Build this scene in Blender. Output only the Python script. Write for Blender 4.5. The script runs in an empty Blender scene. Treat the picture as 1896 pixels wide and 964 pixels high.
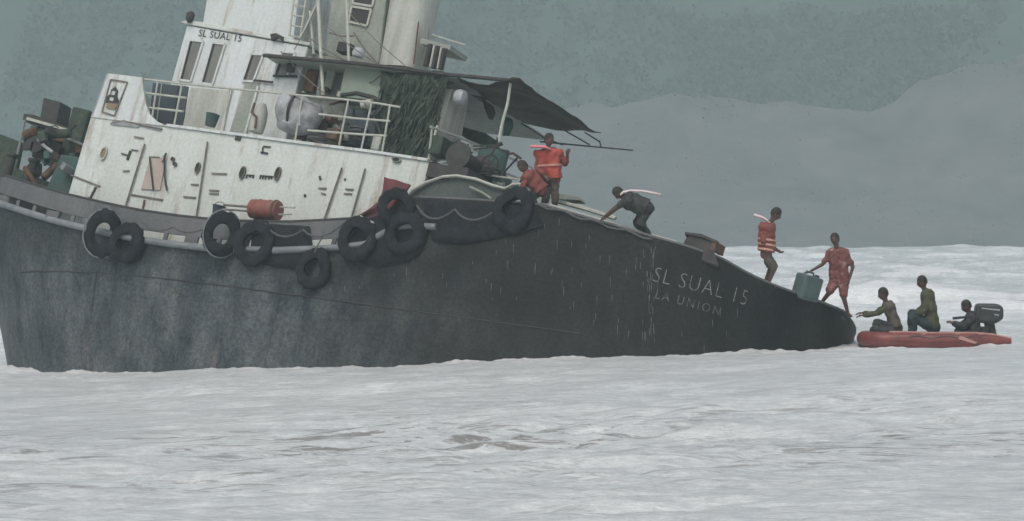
import bpy, bmesh, math, random
import numpy as np
from math import sin, cos, pi, radians, sqrt, atan2, exp
from mathutils import Vector, Matrix, noise as mnoise

random.seed(7); np.random.seed(7)
scene = bpy.context.scene
C = scene.collection

# ------------------------------------------------------------------ camera
F, CX, YH = 7040.0, 948.0, 425.0          # focal length in photo pixels, principal column, horizon row
CAMP = Vector((0, -80, 2.7))
cam_d = bpy.data.cameras.new('camera'); cam = bpy.data.objects.new('camera', cam_d); C.objects.link(cam)
cam.location = CAMP; cam.rotation_euler = (pi/2, 0, 0)
cam_d.sensor_width = 36; cam_d.lens = F/1896*36
cam_d.shift_y = -(482-YH)/1896
cam_d.clip_start = 0.5; cam_d.clip_end = 6000
scene.camera = cam

# ------------------------------------------------------------------ sky, sun, exposure
SUN_EL, SUN_AZ = radians(58), radians(205)   # azimuth measured from +Y clockwise: behind the camera, to the left
world = bpy.data.worlds.new('World'); scene.world = world; world.use_nodes = True
nt = world.node_tree; nt.nodes.clear()
sky = nt.nodes.new('ShaderNodeTexSky'); sky.sky_type = 'NISHITA'; sky.sun_disc = False
sky.sun_elevation = SUN_EL; sky.sun_rotation = SUN_AZ
sky.air_density = 1.0; sky.dust_density = 6.0; sky.ozone_density = 1.0
hs = nt.nodes.new('ShaderNodeHueSaturation'); hs.inputs['Saturation'].default_value = 0.85   # overcast: grey cloud light
bgn = nt.nodes.new('ShaderNodeBackground'); bgn.inputs['Strength'].default_value = 0.12
wo = nt.nodes.new('ShaderNodeOutputWorld')
nt.links.new(sky.outputs[0], hs.inputs['Color']); nt.links.new(hs.outputs[0], bgn.inputs[0]); nt.links.new(bgn.outputs[0], wo.inputs[0])
sun_d = bpy.data.lights.new('sun', 'SUN'); sun_d.energy = 0.7; sun_d.angle = radians(25); sun_d.color = (1.0, 0.98, 0.95)
sun = bpy.data.objects.new('sun', sun_d); C.objects.link(sun)
sdir = Vector((sin(SUN_AZ)*cos(SUN_EL), cos(SUN_AZ)*cos(SUN_EL), sin(SUN_EL)))
sun.rotation_euler = sdir.to_track_quat('Z', 'Y').to_euler(); sun.location = (0, 0, 60)
vs = scene.view_settings
vs.view_transform = 'Standard'; vs.look = 'None'; vs.exposure = 0.12; vs.gamma = 1.0; vs.use_curve_mapping = False
scene.cycles.use_denoising = True
scene.cycles.max_bounces = 6; scene.cycles.volume_bounces = 1; scene.cycles.diffuse_bounces = 3
scene.cycles.caustics_reflective = False; scene.cycles.caustics_refractive = False

# ------------------------------------------------------------------ ship frame: x aft, y starboard, z up
PSI, TAU, PHI = radians(30), radians(6.5), radians(16.5)
RS = Matrix.Rotation(-PSI, 3, 'Z') @ Matrix.Rotation(TAU, 3, 'Y') @ Matrix.Rotation(-PHI, 3, 'X')
def Wp(px, py, d):
    return Vector(((px-CX)/F*d, d+CAMP.y, CAMP.z-(py-YH)/F*d))
RB = 3.8
TS = Wp(1128, 414, 78.0) - RS @ Vector((0, -RB, 0))
MS = Matrix.Translation(TS) @ RS.to_4x4()
RSi = RS.transposed()
def plane(px, py, ax, c):
    o = RSi @ (CAMP-TS); d = RSi @ Vector(((px-CX)/F, 1, -(py-YH)/F))
    t = (c-o[ax])/d[ax]
    return o+d*t
def S(px, py, y): return plane(px, py, 1, y)
def proj(p):
    w = RS @ Vector(p)+TS; d = w.y-CAMP.y
    return CX+F*w.x/d, YH-F*(w.z-CAMP.z)/d, d

# ------------------------------------------------------------------ materials
def nd(t, k, **kw):
    n = t.nodes.new(k)
    for a, b in kw.items(): setattr(n, a, b)
    return n
def mat(name, c1, c2=None, rough=0.6, scale=3.0, stretch=(1, 1, 1), bump=0.15, bscale=20, metal=0.0, c3=None, c3s=1.3, c3t=0.6, spec=0.4, c3st=None, fine=0.0):
    m = bpy.data.materials.new(name); m.use_nodes = True; t = m.node_tree; b = t.nodes['Principled BSDF']
    c2 = c2 or tuple(x*0.75 for x in c1)
    tc = nd(t, 'ShaderNodeTexCoord'); mp = nd(t, 'ShaderNodeMapping'); mp.inputs['Scale'].default_value = stretch
    t.links.new(tc.outputs['Object'], mp.inputs[0])
    n = nd(t, 'ShaderNodeTexNoise'); n.inputs['Scale'].default_value = scale; n.inputs['Detail'].default_value = 8; n.inputs['Roughness'].default_value = 0.65
    t.links.new(mp.outputs[0], n.inputs['Vector'])
    r = nd(t, 'ShaderNodeValToRGB'); r.color_ramp.elements[0].position = 0.33; r.color_ramp.elements[1].position = 0.67
    r.color_ramp.elements[0].color = (*c1, 1); r.color_ramp.elements[1].color = (*c2, 1)
    t.links.new(n.outputs['Fac'], r.inputs[0]); out = r.outputs[0]
    if c3:
        mp2 = nd(t, 'ShaderNodeMapping'); mp2.inputs['Scale'].default_value = c3st or stretch; mp2.inputs['Location'].default_value = (7.3, 2.1, 4.4)
        t.links.new(tc.outputs['Object'], mp2.inputs[0])
        n2 = nd(t, 'ShaderNodeTexNoise'); n2.inputs['Scale'].default_value = c3s; n2.inputs['Detail'].default_value = 9; n2.inputs['Roughness'].default_value = 0.7
        t.links.new(mp2.outputs[0], n2.inputs['Vector'])
        r2 = nd(t, 'ShaderNodeValToRGB'); r2.color_ramp.elements[0].position = c3t; r2.color_ramp.elements[1].position = min(1, c3t+0.13)
        t.links.new(n2.outputs['Fac'], r2.inputs[0])
        mx = nd(t, 'ShaderNodeMix', data_type='RGBA'); t.links.new(r2.outputs[0], mx.inputs[0]); t.links.new(out, mx.inputs[6]); mx.inputs[7].default_value = (*c3, 1)
        out = mx.outputs[2]
    if fine:
        n3 = nd(t, 'ShaderNodeTexNoise'); n3.inputs['Scale'].default_value = 14; n3.inputs['Detail'].default_value = 6; n3.inputs['Roughness'].default_value = 0.8
        t.links.new(tc.outputs['Object'], n3.inputs['Vector'])
        mr = nd(t, 'ShaderNodeMapRange'); mr.inputs[1].default_value = 0.3; mr.inputs[2].default_value = 0.7; mr.inputs[3].default_value = 1-fine; mr.inputs[4].default_value = 1+fine
        t.links.new(n3.outputs['Fac'], mr.inputs[0])
        mx = nd(t, 'ShaderNodeMix', data_type='RGBA', blend_type='MULTIPLY'); mx.inputs[0].default_value = 1
        t.links.new(out, mx.inputs[6]); t.links.new(mr.outputs[0], mx.inputs[7]); out = mx.outputs[2]
    t.links.new(out, b.inputs['Base Color'])
    b.inputs['Roughness'].default_value = rough; b.inputs['Metallic'].default_value = metal; b.inputs['Specular IOR Level'].default_value = spec
    if bump:
        nb = nd(t, 'ShaderNodeTexNoise'); nb.inputs['Scale'].default_value = bscale; nb.inputs['Detail'].default_value = 5
        t.links.new(tc.outputs['Object'], nb.inputs['Vector'])
        bp = nd(t, 'ShaderNodeBump'); bp.inputs['Strength'].default_value = bump; bp.inputs['Distance'].default_value = 0.02
        t.links.new(nb.outputs['Fac'], bp.inputs['Height']); t.links.new(bp.outputs[0], b.inputs['Normal'])
    return m
M = {}
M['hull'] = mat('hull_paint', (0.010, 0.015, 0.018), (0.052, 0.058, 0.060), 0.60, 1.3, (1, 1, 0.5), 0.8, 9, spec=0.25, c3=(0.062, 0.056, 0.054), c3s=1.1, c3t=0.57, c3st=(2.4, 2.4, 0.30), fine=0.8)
def hull_mat():
    m = M['hull']; t = m.node_tree; b = t.nodes['Principled BSDF']; src = b.inputs['Base Color'].links[0].from_socket
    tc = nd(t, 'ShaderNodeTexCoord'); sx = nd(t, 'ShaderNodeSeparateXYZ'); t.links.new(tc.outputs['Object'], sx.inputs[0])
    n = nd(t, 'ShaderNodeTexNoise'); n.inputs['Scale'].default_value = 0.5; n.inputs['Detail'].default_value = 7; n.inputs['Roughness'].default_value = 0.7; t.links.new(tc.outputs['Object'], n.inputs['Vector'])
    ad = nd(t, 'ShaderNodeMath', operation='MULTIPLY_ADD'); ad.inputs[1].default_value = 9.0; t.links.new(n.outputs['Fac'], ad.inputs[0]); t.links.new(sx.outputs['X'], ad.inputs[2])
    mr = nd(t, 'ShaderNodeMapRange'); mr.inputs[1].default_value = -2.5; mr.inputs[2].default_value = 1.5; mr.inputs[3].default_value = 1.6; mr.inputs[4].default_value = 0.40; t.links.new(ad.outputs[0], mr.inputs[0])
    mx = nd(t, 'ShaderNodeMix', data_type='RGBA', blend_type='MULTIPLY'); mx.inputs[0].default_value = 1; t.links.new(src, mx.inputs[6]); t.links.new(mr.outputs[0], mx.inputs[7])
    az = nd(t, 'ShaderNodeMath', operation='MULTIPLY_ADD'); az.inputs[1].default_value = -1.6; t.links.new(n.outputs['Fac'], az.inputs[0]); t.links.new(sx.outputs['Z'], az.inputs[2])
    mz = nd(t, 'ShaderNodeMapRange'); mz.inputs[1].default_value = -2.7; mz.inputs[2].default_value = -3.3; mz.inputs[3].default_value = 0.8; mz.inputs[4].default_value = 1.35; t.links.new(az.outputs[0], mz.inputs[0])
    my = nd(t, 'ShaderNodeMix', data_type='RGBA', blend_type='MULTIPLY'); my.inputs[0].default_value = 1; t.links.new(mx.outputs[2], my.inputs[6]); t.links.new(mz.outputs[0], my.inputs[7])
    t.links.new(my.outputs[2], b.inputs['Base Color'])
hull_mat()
M['seam'] = mat('weld_bead', (0.035, 0.038, 0.04), (0.06, 0.05, 0.045), 0.7, 5, bump=0.3)
M['bulwark'] = mat('bulwark_paint', (0.10, 0.105, 0.11), (0.145, 0.15, 0.15), 0.6, 1.5, (1, 1, 0.4), 0.3, 15, c3=(0.05, 0.05, 0.052), c3s=1.6, c3t=0.58, fine=0.25)
M['white'] = mat('weathered_white_paint', (0.58, 0.63, 0.60), (0.50, 0.54, 0.50), 0.6, 1.2, (1, 1, 0.35), 0.3, 9, c3=(0.33, 0.29, 0.235), c3s=1.7, c3t=0.53, c3st=(1.4, 1.4, 0.22), fine=0.16)
M['white_clean'] = mat('pale_paint', (0.61, 0.67, 0.67), (0.52, 0.56, 0.55), 0.55, 2.0, (1, 1, 0.3), 0.25, 12, fine=0.14, c3=(0.37, 0.33, 0.27), c3s=1.9, c3t=0.53, c3st=(2, 2, 0.2))
M['stack'] = mat('stained_stack_paint', (0.50, 0.52, 0.48), (0.33, 0.35, 0.31), 0.6, 1.6, (2.2, 2.2, 0.25), 0.2, 10, c3=(0.22, 0.15, 0.11), c3s=2.0, c3t=0.56, c3st=(2.2, 2.2, 0.18), fine=0.15)
M['moss'] = mat('grey_green_casing', (0.22, 0.26, 0.22), (0.33, 0.35, 0.31), 0.7, 2.0, (1.5, 1.5, 0.5), 0.2, 10, c3=(0.20, 0.14, 0.10), c3s=1.8, c3t=0.6, fine=0.2)
M['green'] = mat('pale_green_panel', (0.20, 0.26, 0.21), (0.26, 0.31, 0.26), 0.6, 2.5)
M['darkgreen'] = mat('dark_green_netting', (0.025, 0.040, 0.034), (0.06, 0.085, 0.06), 0.85, 5.0, bump=0.5, bscale=14, c3=(0.09, 0.08, 0.05), c3s=3.5, c3t=0.6, fine=0.4)
M['teal'] = mat('teal_paint', (0.035, 0.10, 0.085), (0.05, 0.075, 0.07), 0.6, 3.0, c3=(0.10, 0.07, 0.05), c3s=3, c3t=0.6, fine=0.3)
M['pipe'] = mat('pale_pipe_paint', (0.50, 0.53, 0.48), (0.36, 0.37, 0.31), 0.5, 8.0, bump=0.05, c3=(0.25, 0.18, 0.12), c3s=6, c3t=0.66)
M['guard'] = mat('guard_grey', (0.24, 0.26, 0.27), (0.14, 0.16, 0.17), 0.55, 3.0, bump=0.2, c3=(0.36, 0.36, 0.34), c3s=2.4, c3t=0.58)
M['rubber'] = mat('worn_rubber', (0.011, 0.013, 0.016), (0.028, 0.032, 0.037), 0.8, 6.0, spec=0.08, bump=0.5, bscale=30, fine=0.3)
M['rope'] = mat('grey_rope', (0.12, 0.125, 0.125), (0.07, 0.07, 0.07), 0.85, 30, bump=0.5, bscale=60)
M['rust'] = mat('rusted_steel', (0.16, 0.085, 0.05), (0.07, 0.05, 0.04), 0.8, 5.0, bump=0.4, c3=(0.22, 0.15, 0.11), c3s=4, c3t=0.6)
M['dark'] = mat('dark_machinery', (0.030, 0.032, 0.034), (0.06, 0.055, 0.05), 0.7, 5.0, bump=0.3, c3=(0.12, 0.08, 0.05), c3s=3.5, c3t=0.62)
M['bluedark'] = mat('dark_blue_grey', (0.035, 0.052, 0.066), (0.06, 0.075, 0.085), 0.4, 3.0)
M['pane'] = mat('window_pane', (0.11, 0.115, 0.10), (0.19, 0.19, 0.17), 0.25, 2.2, (1, 1, 0.4), bump=0.05, spec=0.6)
M['deck'] = mat('deck_paint', (0.07, 0.085, 0.07), (0.11, 0.12, 0.10), 0.6, 2.0, c3=(0.14, 0.09, 0.06), c3s=1.5, c3t=0.6)
M['archdark'] = mat('grey_green_steel', (0.055, 0.072, 0.068), (0.085, 0.10, 0.09), 0.6, 3.0, bump=0.3, fine=0.3)
M['tarp'] = mat('dark_tarpaulin', (0.038, 0.038, 0.036), (0.070, 0.060, 0.050), 0.75, 2.5, bump=0.4, bscale=8, c3=(0.10, 0.085, 0.06), c3s=2.2, c3t=0.62, fine=0.25)
M['redtarp'] = mat('maroon_tarpaulin', (0.15, 0.035, 0.042), (0.09, 0.028, 0.034), 0.7, 3.0, bump=0.4, bscale=10, fine=0.2)
M['reddrum'] = mat('weathered_red_drum', (0.26, 0.075, 0.06), (0.20, 0.095, 0.07), 0.6, 5.0, bump=0.3, c3=(0.34, 0.24, 0.17), c3s=5, c3t=0.58, fine=0.2)
M['orange'] = mat('life_vest_orange', (0.52, 0.10, 0.07), (0.32, 0.06, 0.05), 0.75, 9.0, bump=0.4, bscale=25, fine=0.25)
M['vestred'] = mat('life_vest_red', (0.17, 0.050, 0.042), (0.24, 0.070, 0.055), 0.75, 9.0, bump=0.4, bscale=25, fine=0.25)
M['vestpatch'] = mat('patterned_red_cloth', (0.19, 0.065, 0.058), (0.14, 0.052, 0.05), 0.8, 9.0, bump=0.4, bscale=25, c3=(0.40, 0.27, 0.24), c3s=7, c3t=0.54, fine=0.2)
M['pink'] = mat('bright_pink_collar', (0.90, 0.30, 0.34), (0.80, 0.24, 0.28), 0.6, 8, bump=0.1)
M['palecollar'] = mat('pale_collar', (0.78, 0.66, 0.66), (0.66, 0.55, 0.55), 0.6, 8, bump=0.1)
M['stripe'] = mat('pale_stripe', (0.60, 0.36, 0.28), (0.50, 0.27, 0.20), 0.5, 8, bump=0.1)
M['skin'] = mat('skin', (0.105, 0.058, 0.044), (0.075, 0.043, 0.034), 0.55, 8, bump=0.05)
M['hair'] = mat('dark_hair', (0.018, 0.015, 0.013), (0.035, 0.028, 0.024), 0.7, 30, bump=0.3, bscale=60)
M['eye'] = mat('eye', (0.05, 0.04, 0.035), (0.04, 0.035, 0.03), 0.3, 10, bump=0)
M['cloth_dark'] = mat('dark_wet_cloth', (0.026, 0.028, 0.031), (0.050, 0.048, 0.047), 0.8, 7, bump=0.5, bscale=18, fine=0.3)
M['cloth_brown'] = mat('grey_brown_cloth', (0.13, 0.105, 0.085), (0.085, 0.072, 0.06), 0.8, 7, bump=0.5, bscale=18, fine=0.2)
M['cloth_olive'] = mat('olive_cloth', (0.085, 0.088, 0.035), (0.048, 0.056, 0.036), 0.8, 5, bump=0.5, bscale=18, fine=0.25)
M['cloth_teal'] = mat('dark_teal_cloth', (0.032, 0.052, 0.056), (0.02, 0.034, 0.038), 0.8, 6, bump=0.5, bscale=18, fine=0.2)
M['boat'] = mat('orange_red_rubber', (0.23, 0.062, 0.053), (0.14, 0.044, 0.043), 0.4, 4.0, bump=0.3, bscale=10, c3=(0.30, 0.12, 0.08), c3s=2.5, c3t=0.6, fine=0.15)
M['boatpatch'] = mat('pale_red_strake', (0.50, 0.30, 0.27), (0.42, 0.22, 0.2), 0.6, 6, bump=0.1)
M['motor'] = mat('motor_cowl', (0.03, 0.033, 0.034), (0.055, 0.058, 0.05), 0.4, 6, bump=0.1)
M['motormark'] = mat('motor_pale_mark', (0.45, 0.46, 0.45), None, 0.5, 6, bump=0)
M['can'] = mat('grey_green_plastic', (0.09, 0.135, 0.13), (0.07, 0.105, 0.10), 0.5, 4, bump=0.1, c3=(0.06, 0.085, 0.07), c3s=4, c3t=0.6)
M['mark'] = mat('black_marking', (0.03, 0.03, 0.034), (0.05, 0.048, 0.045), 0.7, 10, bump=0)
M['markgrey'] = mat('grey_seam', (0.20, 0.19, 0.17), (0.13, 0.11, 0.09), 0.7, 6, bump=0, c3=(0.24, 0.15, 0.10), c3s=6, c3t=0.58)
M['redmark'] = mat('faded_red_paint', (0.40, 0.31, 0.28), (0.44, 0.40, 0.36), 0.7, 5, bump=0)
M['letters'] = mat('worn_white_lettering', (0.27, 0.29, 0.285), (0.17, 0.185, 0.185), 0.7, 14, bump=0.1, c3=(0.06, 0.065, 0.065), c3s=8, c3t=0.50)
M['lettersfaint'] = mat('faded_lettering', (0.17, 0.18, 0.18), (0.11, 0.12, 0.12), 0.7, 14, bump=0.1, c3=(0.04, 0.045, 0.048), c3s=8, c3t=0.46)
M['emblem'] = mat('emblem_brown', (0.26, 0.20, 0.12), (0.2, 0.15, 0.09), 0.6, 9, bump=0)
M['bag'] = mat('grey_white_canvas', (0.50, 0.54, 0.56), (0.30, 0.31, 0.32), 0.75, 4, bump=0.4, bscale=10, c3=(0.20, 0.20, 0.20), c3s=3, c3t=0.58)
M['raft'] = mat('grey_canvas', (0.38, 0.40, 0.41), (0.20, 0.205, 0.21), 0.8, 4, bump=0.4, bscale=10, fine=0.2)
M['drip'] = mat('running_water', (0.20, 0.215, 0.22), (0.13, 0.14, 0.145), 0.3, 6, bump=0)

# ------------------------------------------------------------------ mesh builder
class MB:
    def __init__(s): s.v = []; s.f = []
    def add(s, vs, fs):
        o = len(s.v); s.v += [Vector(p) for p in vs]; s.f += [tuple(i+o for i in q) for q in fs]; return s
    def box(s, c, size, R=None):
        hx, hy, hz = [k/2 for k in size]; c = Vector(c)
        vs = [Vector((x, y, z)) for x in (-hx, hx) for y in (-hy, hy) for z in (-hz, hz)]
        if R is not None: vs = [R @ p for p in vs]
        return s.add([p+c for p in vs], [(0, 1, 3, 2), (4, 6, 7, 5), (0, 4, 5, 1), (2, 3, 7, 6), (0, 2, 6, 4), (1, 5, 7, 3)])
    def prism(s, pts, off):
        n = len(pts); off = Vector(off); pts = [Vector(p) for p in pts]
        return s.add(pts+[p+off for p in pts], [tuple(range(n))[::-1], tuple(range(n, 2*n))]+[(i, (i+1) % n, n+(i+1) % n, n+i) for i in range(n)])
    def tube(s, pts, r, n=8, cap=True):
        pts = [Vector(p) for p in pts]; m = len(pts)
        rs = r if isinstance(r, (list, tuple)) else [r]*m
        o = len(s.v); up = None
        for i, p in enumerate(pts):
            t = (pts[min(i+1, m-1)]-pts[max(i-1, 0)])
            if t.length < 1e-9: t = Vector((0, 0, 1))
            t.normalize()
            if up is None: up = Vector((0, 0, 1)) if abs(t.z) < 0.9 else Vector((1, 0, 0))
            a = (up-t*up.dot(t)); a.normalize(); b = t.cross(a); up = a
            for k in range(n):
                an = 2*pi*k/n; s.v.append(p+(a*cos(an)+b*sin(an))*rs[i])
        for i in range(m-1):
            for k in range(n):
                s.f.append((o+i*n+k, o+i*n+(k+1) % n, o+(i+1)*n+(k+1) % n, o+(i+1)*n+k))
        if cap:
            s.f.append(tuple(o+k for k in range(n))[::-1]); s.f.append(tuple(o+(m-1)*n+k for k in range(n)))
        return s
    def lathe(s, prof, n=20, X=None, closed=False):
        X = X or Matrix.Identity(4); o = len(s.v); m = len(prof)
        for (r, z) in prof:
            for k in range(n):
                a = 2*pi*k/n; s.v.append(X @ Vector((r*cos(a), r*sin(a), z)))
        for i in range(m if closed else m-1):
            j = (i+1) % m
            for k in range(n):
                s.f.append((o+i*n+k, o+i*n+(k+1) % n, o+j*n+(k+1) % n, o+j*n+k))
        if not closed:
            s.f.append(tuple(o+k for k in range(n))[::-1]); s.f.append(tuple(o+(m-1)*n+k for k in range(n)))
        return s
    def capsule(s, p0, p1, r0, r1, n=12):
        p0 = Vector(p0); p1 = Vector(p1); t = p1-p0
        if t.length < 1e-6: t = Vector((0, 0, 1e-4))
        u = t.normalized(); pts = []; rs = []
        for k in range(5):
            a = pi/2*k/4.6-pi/2*0+0
            pts.append(p0-u*r0*cos(a+0.02)); rs.append(max(r0*sin(a+0.02), 1e-3))
        for k in range(5):
            a = pi/2*(4-k)/4.6
            pts.append(p1+u*r1*cos(a+0.02)); rs.append(max(r1*sin(a+0.02), 1e-3))
        return s.tube(pts, rs, n)
    def ell(s, c, rad, R=None, n=14, m=9):
        c = Vector(c); o = len(s.v)
        vs = []
        for i in range(m+1):
            a = pi*(i+0.02)/(m+0.04)
            for k in range(n):
                b = 2*pi*k/n; p = Vector((rad[0]*sin(a)*cos(b), rad[1]*sin(a)*sin(b), rad[2]*cos(a)))
                vs.append(c+(R @ p if R is not None else p))
        fs = [(i*n+k, (i+1)*n+k, (i+1)*n+(k+1) % n, i*n+(k+1) % n) for i in range(m) for k in range(n)]
        fs += [tuple(range(n)), tuple(m*n+k for k in range(n))[::-1]]
        return s.add(vs, fs)
    def grid(s, rows):
        n = len(rows[0]); vs = [p for r in rows for p in r]
        return s.add(vs, [(i*n+k, i*n+k+1, (i+1)*n+k+1, (i+1)*n+k) for i in range(len(rows)-1) for k in range(n-1)])
    def mesh(s, name, smooth=False, angle=None):
        me = bpy.data.meshes.new(name); me.from_pydata([tuple(p) for p in s.v], [], s.f)
        bm = bmesh.new(); bm.from_mesh(me); bmesh.ops.recalc_face_normals(bm, faces=bm.faces)
        if smooth:
            for fc in bm.faces: fc.smooth = True
            for e in bm.edges:
                if len(e.link_faces) == 2 and e.calc_face_angle(0) > (angle or radians(50)): e.smooth = False
        bm.to_mesh(me); bm.free(); me.update()
        return me
    def build(s, name, m, parent=None, smooth=False, bevel=0.0):
        me = s.mesh(name, smooth); me.materials.append(m if not isinstance(m, str) else M[m])
        o = bpy.data.objects.new(name, me); C.objects.link(o)
        if parent is not None: o.parent = parent
        if bevel:
            bv = o.modifiers.new('bevel', 'BEVEL'); bv.width = bevel; bv.segments = 2; bv.limit_method = 'ANGLE'
        return o
def tag(o, label, cat, group=None, kind=None):
    if label: o['label'] = label
    if cat: o['category'] = cat
    if group: o['group'] = group
    if kind: o['kind'] = kind
    return o
def empty(name, mw=None):
    o = bpy.data.objects.new(name, None); C.objects.link(o); o.empty_display_size = 0.2
    if mw is not None: o.matrix_world = mw
    return o
def struct(o, label=None):
    o['kind'] = 'structure'
    if label: o['label'] = label
    return o
def copy_tree(o, parent=None):
    c = o.copy(); C.objects.link(c); c.parent = parent
    for ch in list(o.children): copy_tree(ch, c)
    return c
def remeshed(mb, voxel, smooth_it=2, cut=None):
    """one continuous skin over overlapping closed shapes"""
    me = mb.mesh('tmp'); o = bpy.data.objects.new('tmp', me); C.objects.link(o)
    rm = o.modifiers.new('r', 'REMESH'); rm.mode = 'VOXEL'; rm.voxel_size = voxel
    if smooth_it:
        sm = o.modifiers.new('s', 'SMOOTH'); sm.iterations = smooth_it; sm.factor = 0.5
    dg = bpy.context.evaluated_depsgraph_get(); ev = o.evaluated_get(dg)
    out = bpy.data.meshes.new_from_object(ev); bpy.data.objects.remove(o); bpy.data.meshes.remove(me)
    if cut:
        bm = bmesh.new(); bm.from_mesh(out)
        for co, no in cut:
            bmesh.ops.bisect_plane(bm, geom=bm.verts[:]+bm.edges[:]+bm.faces[:], plane_co=co, plane_no=no, clear_outer=True)
        bm.to_mesh(out); bm.free()
    for p in out.polygons: p.use_smooth = True
    return out
def crumple(me, amt, fq, off):
    n = len(me.vertices); co = np.empty(n*3, np.float32); no = np.empty(n*3, np.float32)
    me.vertices.foreach_get('co', co); me.vertices.foreach_get('normal', no); co = co.reshape(-1, 3); no = no.reshape(-1, 3)
    k = np.array([mnoise.noise((Vector(c)+off)*fq) for c in co], np.float32)
    me.vertices.foreach_set('co', (co+no*(amt*k)[:, None]).ravel()); me.update()
def link_mesh(name, me, m, parent=None):
    me.name = name; me.materials.clear(); me.materials.append(M[m]); o = bpy.data.objects.new(name, me); C.objects.link(o)
    if parent is not None: o.parent = parent
    return o

# ------------------------------------------------------------------ sea
def swell(x, y):
    k = np.exp(-(np.maximum(np.abs(y-2)-12, 0)/34.0)**2)
    return (-0.06+0.42*np.sin(2*pi*(x+1.5)/47.0))*k
rng = np.random.RandomState(3)
WAVES = []
for i in range(84):
    lam = 0.24*(9/0.24)**(rng.rand()**1.25); ang = rng.normal(0, 0.42)+radians(95)
    WAVES.append((2*pi/lam*cos(ang), 2*pi/lam*sin(ang), lam, rng.rand()*2*pi))
FARW = []
for i in range(16):
    lam = 9+rng.rand()*24; ang = rng.normal(0, 0.20)+radians(92)
    FARW.append((2*pi/lam*cos(ang), 2*pi/lam*sin(ang), lam, rng.rand()*2*pi))
def sea_z(x, y, cell=None):
    z = swell(x, y)
    cell = 0.05 if cell is None else cell
    patch = 0.65+0.35*np.sin(x*0.31+0.9*np.sin(y*0.17))*np.sin(y*0.23+1.3*np.sin(x*0.11+1))
    patch2 = 0.55+1.5*np.exp(-((y+32+3*np.sin(x*0.4))/8.0)**2)*(0.55+0.45*np.sin(x*0.55+1.0+0.5*np.sin(y*0.7)))
    for kx, ky, lam, ph in WAVES:
        a = (0.0115*patch2 if lam < 1.6 else 0.0042)*lam**0.85*np.clip((lam/cell-2.2)/2.5, 0, 1)
        sgn = np.sin(kx*x+ky*y+ph+0.8*np.sin(x*0.21+ph)+0.6*np.sin(y*0.33+2*ph))
        z = z+a*patch*(sgn+0.35*(1-2*np.abs(sgn)))
    far = np.clip((y-14)/50.0, 0, 1)*np.clip((560-y)/80, 0.15, 1)
    for kx, ky, lam, ph in FARW:
        sgn = np.sin(kx*x+ky*y+ph+0.9*np.sin(x*0.045+ph)+0.5*np.sin(x*0.11+3*ph))
        z = z+farwave(sgn, lam, far, cell)
    return z
def farwave(sgn, lam, far, cell): return 0.125*far*np.clip((lam/cell-2.2)/2.5, 0, 1)*(1.5*(1-np.abs(sgn))**2.4-0.4)*(lam/20)
def crest(x, y):
    far = np.clip((y-14)/50.0, 0, 1); c = 0*x
    for kx, ky, lam, ph in FARW:
        sgn = np.sin(kx*x+ky*y+ph+0.9*np.sin(x*0.045+ph)+0.5*np.sin(x*0.11+3*ph)); c = c+farwave(sgn, lam, far, 0.3)
    return c
def sea_at(x, y): return float(sea_z(np.array([x]), np.array([y]))[0])
NR, NC = 760, 620
dist = 22*(690/22.0)**np.linspace(0, 1, NR)
dist = np.concatenate([[-60, -20, 3, 12], dist, ])
inner = np.linspace(-0.165, 0.165, NC)
outer = np.array([0.2, 0.26, 0.35, 0.5, 0.8, 1.3])
tanv = np.concatenate([-outer[::-1], inner, outer])
DD, TT = np.meshgrid(dist, tanv, indexing='ij')
span = np.maximum(DD, 90*np.clip((np.abs(TT)-0.165)/0.3, 0, 1)+np.maximum(DD, 25))
XX = TT*np.maximum(span, 25); YY = DD+CAMP.y
cellr = np.gradient(dist)[:, None]*np.ones_like(XX)*0.8
cellr = np.maximum(cellr, np.abs(XX)*0+0.33/NC*np.maximum(DD, 20))
cellr = np.where(np.abs(TT) > 0.17, 30, cellr)
ZZ = sea_z(XX, YY, cellr)
nr, nc = XX.shape
co = np.stack([XX, YY, ZZ], -1).reshape(-1, 3).astype(np.float32)
idx = np.arange(nr*nc).reshape(nr, nc)
quads = np.stack([idx[:-1, :-1], idx[:-1, 1:], idx[1:, 1:], idx[1:, :-1]], -1).reshape(-1, 4).astype(np.int32)
me = bpy.data.meshes.new('sea'); me.vertices.add(len(co)); me.vertices.foreach_set('co', co.ravel())
me.loops.add(quads.size); me.loops.foreach_set('vertex_index', quads.ravel())
me.polygons.add(len(quads)); me.polygons.foreach_set('loop_start', np.arange(0, quads.size, 4, dtype=np.int32))
me.polygons.foreach_set('use_smooth', np.ones(len(quads), dtype=bool)); me.update(calc_edges=True)
sea = bpy.data.objects.new('sea', me); C.objects.link(sea); struct(sea)
# where foam lies: surf zone behind the wreck, crests of the far waves, a fringe along the hull and the boat
fo_ = 0.0+0.80*np.exp(-((YY-42)/34.0)**2)*(YY > -10)+0.16*np.clip((YY-60)/60, 0, 1)+np.clip(crest(XX, YY)*1.9-0.05, 0, 0.95)
wl_pts = [TS+RS @ Vector(p) for p in ((-16.7, 0, -4.4), (-15.8, -1.5, -4.3), (-13, -3.0, -4.0), (-9, -3.7, -3.6), (-5, -3.7, -3.1), (-2, -3.7, -2.7), (0, -3.7, -2.5), (1.6, -3.4, -2.2), (2.8, -2.5, -1.9), (3.5, -1.2, -1.4), (3.75, 0.4, -0.9), (3.3, 1.8, -0.4))]
wl_pts += [Wp(1600, 640, 78.6), Wp(1730, 640, 78.5), Wp(1880, 640, 78.6)]
def seg_d(ax, ay, bx, by):
    dx, dy = bx-ax, by-ay; t_ = np.clip(((XX-ax)*dx+(YY-ay)*dy)/(dx*dx+dy*dy), 0, 1)
    return np.hypot(XX-ax-t_*dx, YY-ay-t_*dy)
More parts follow.
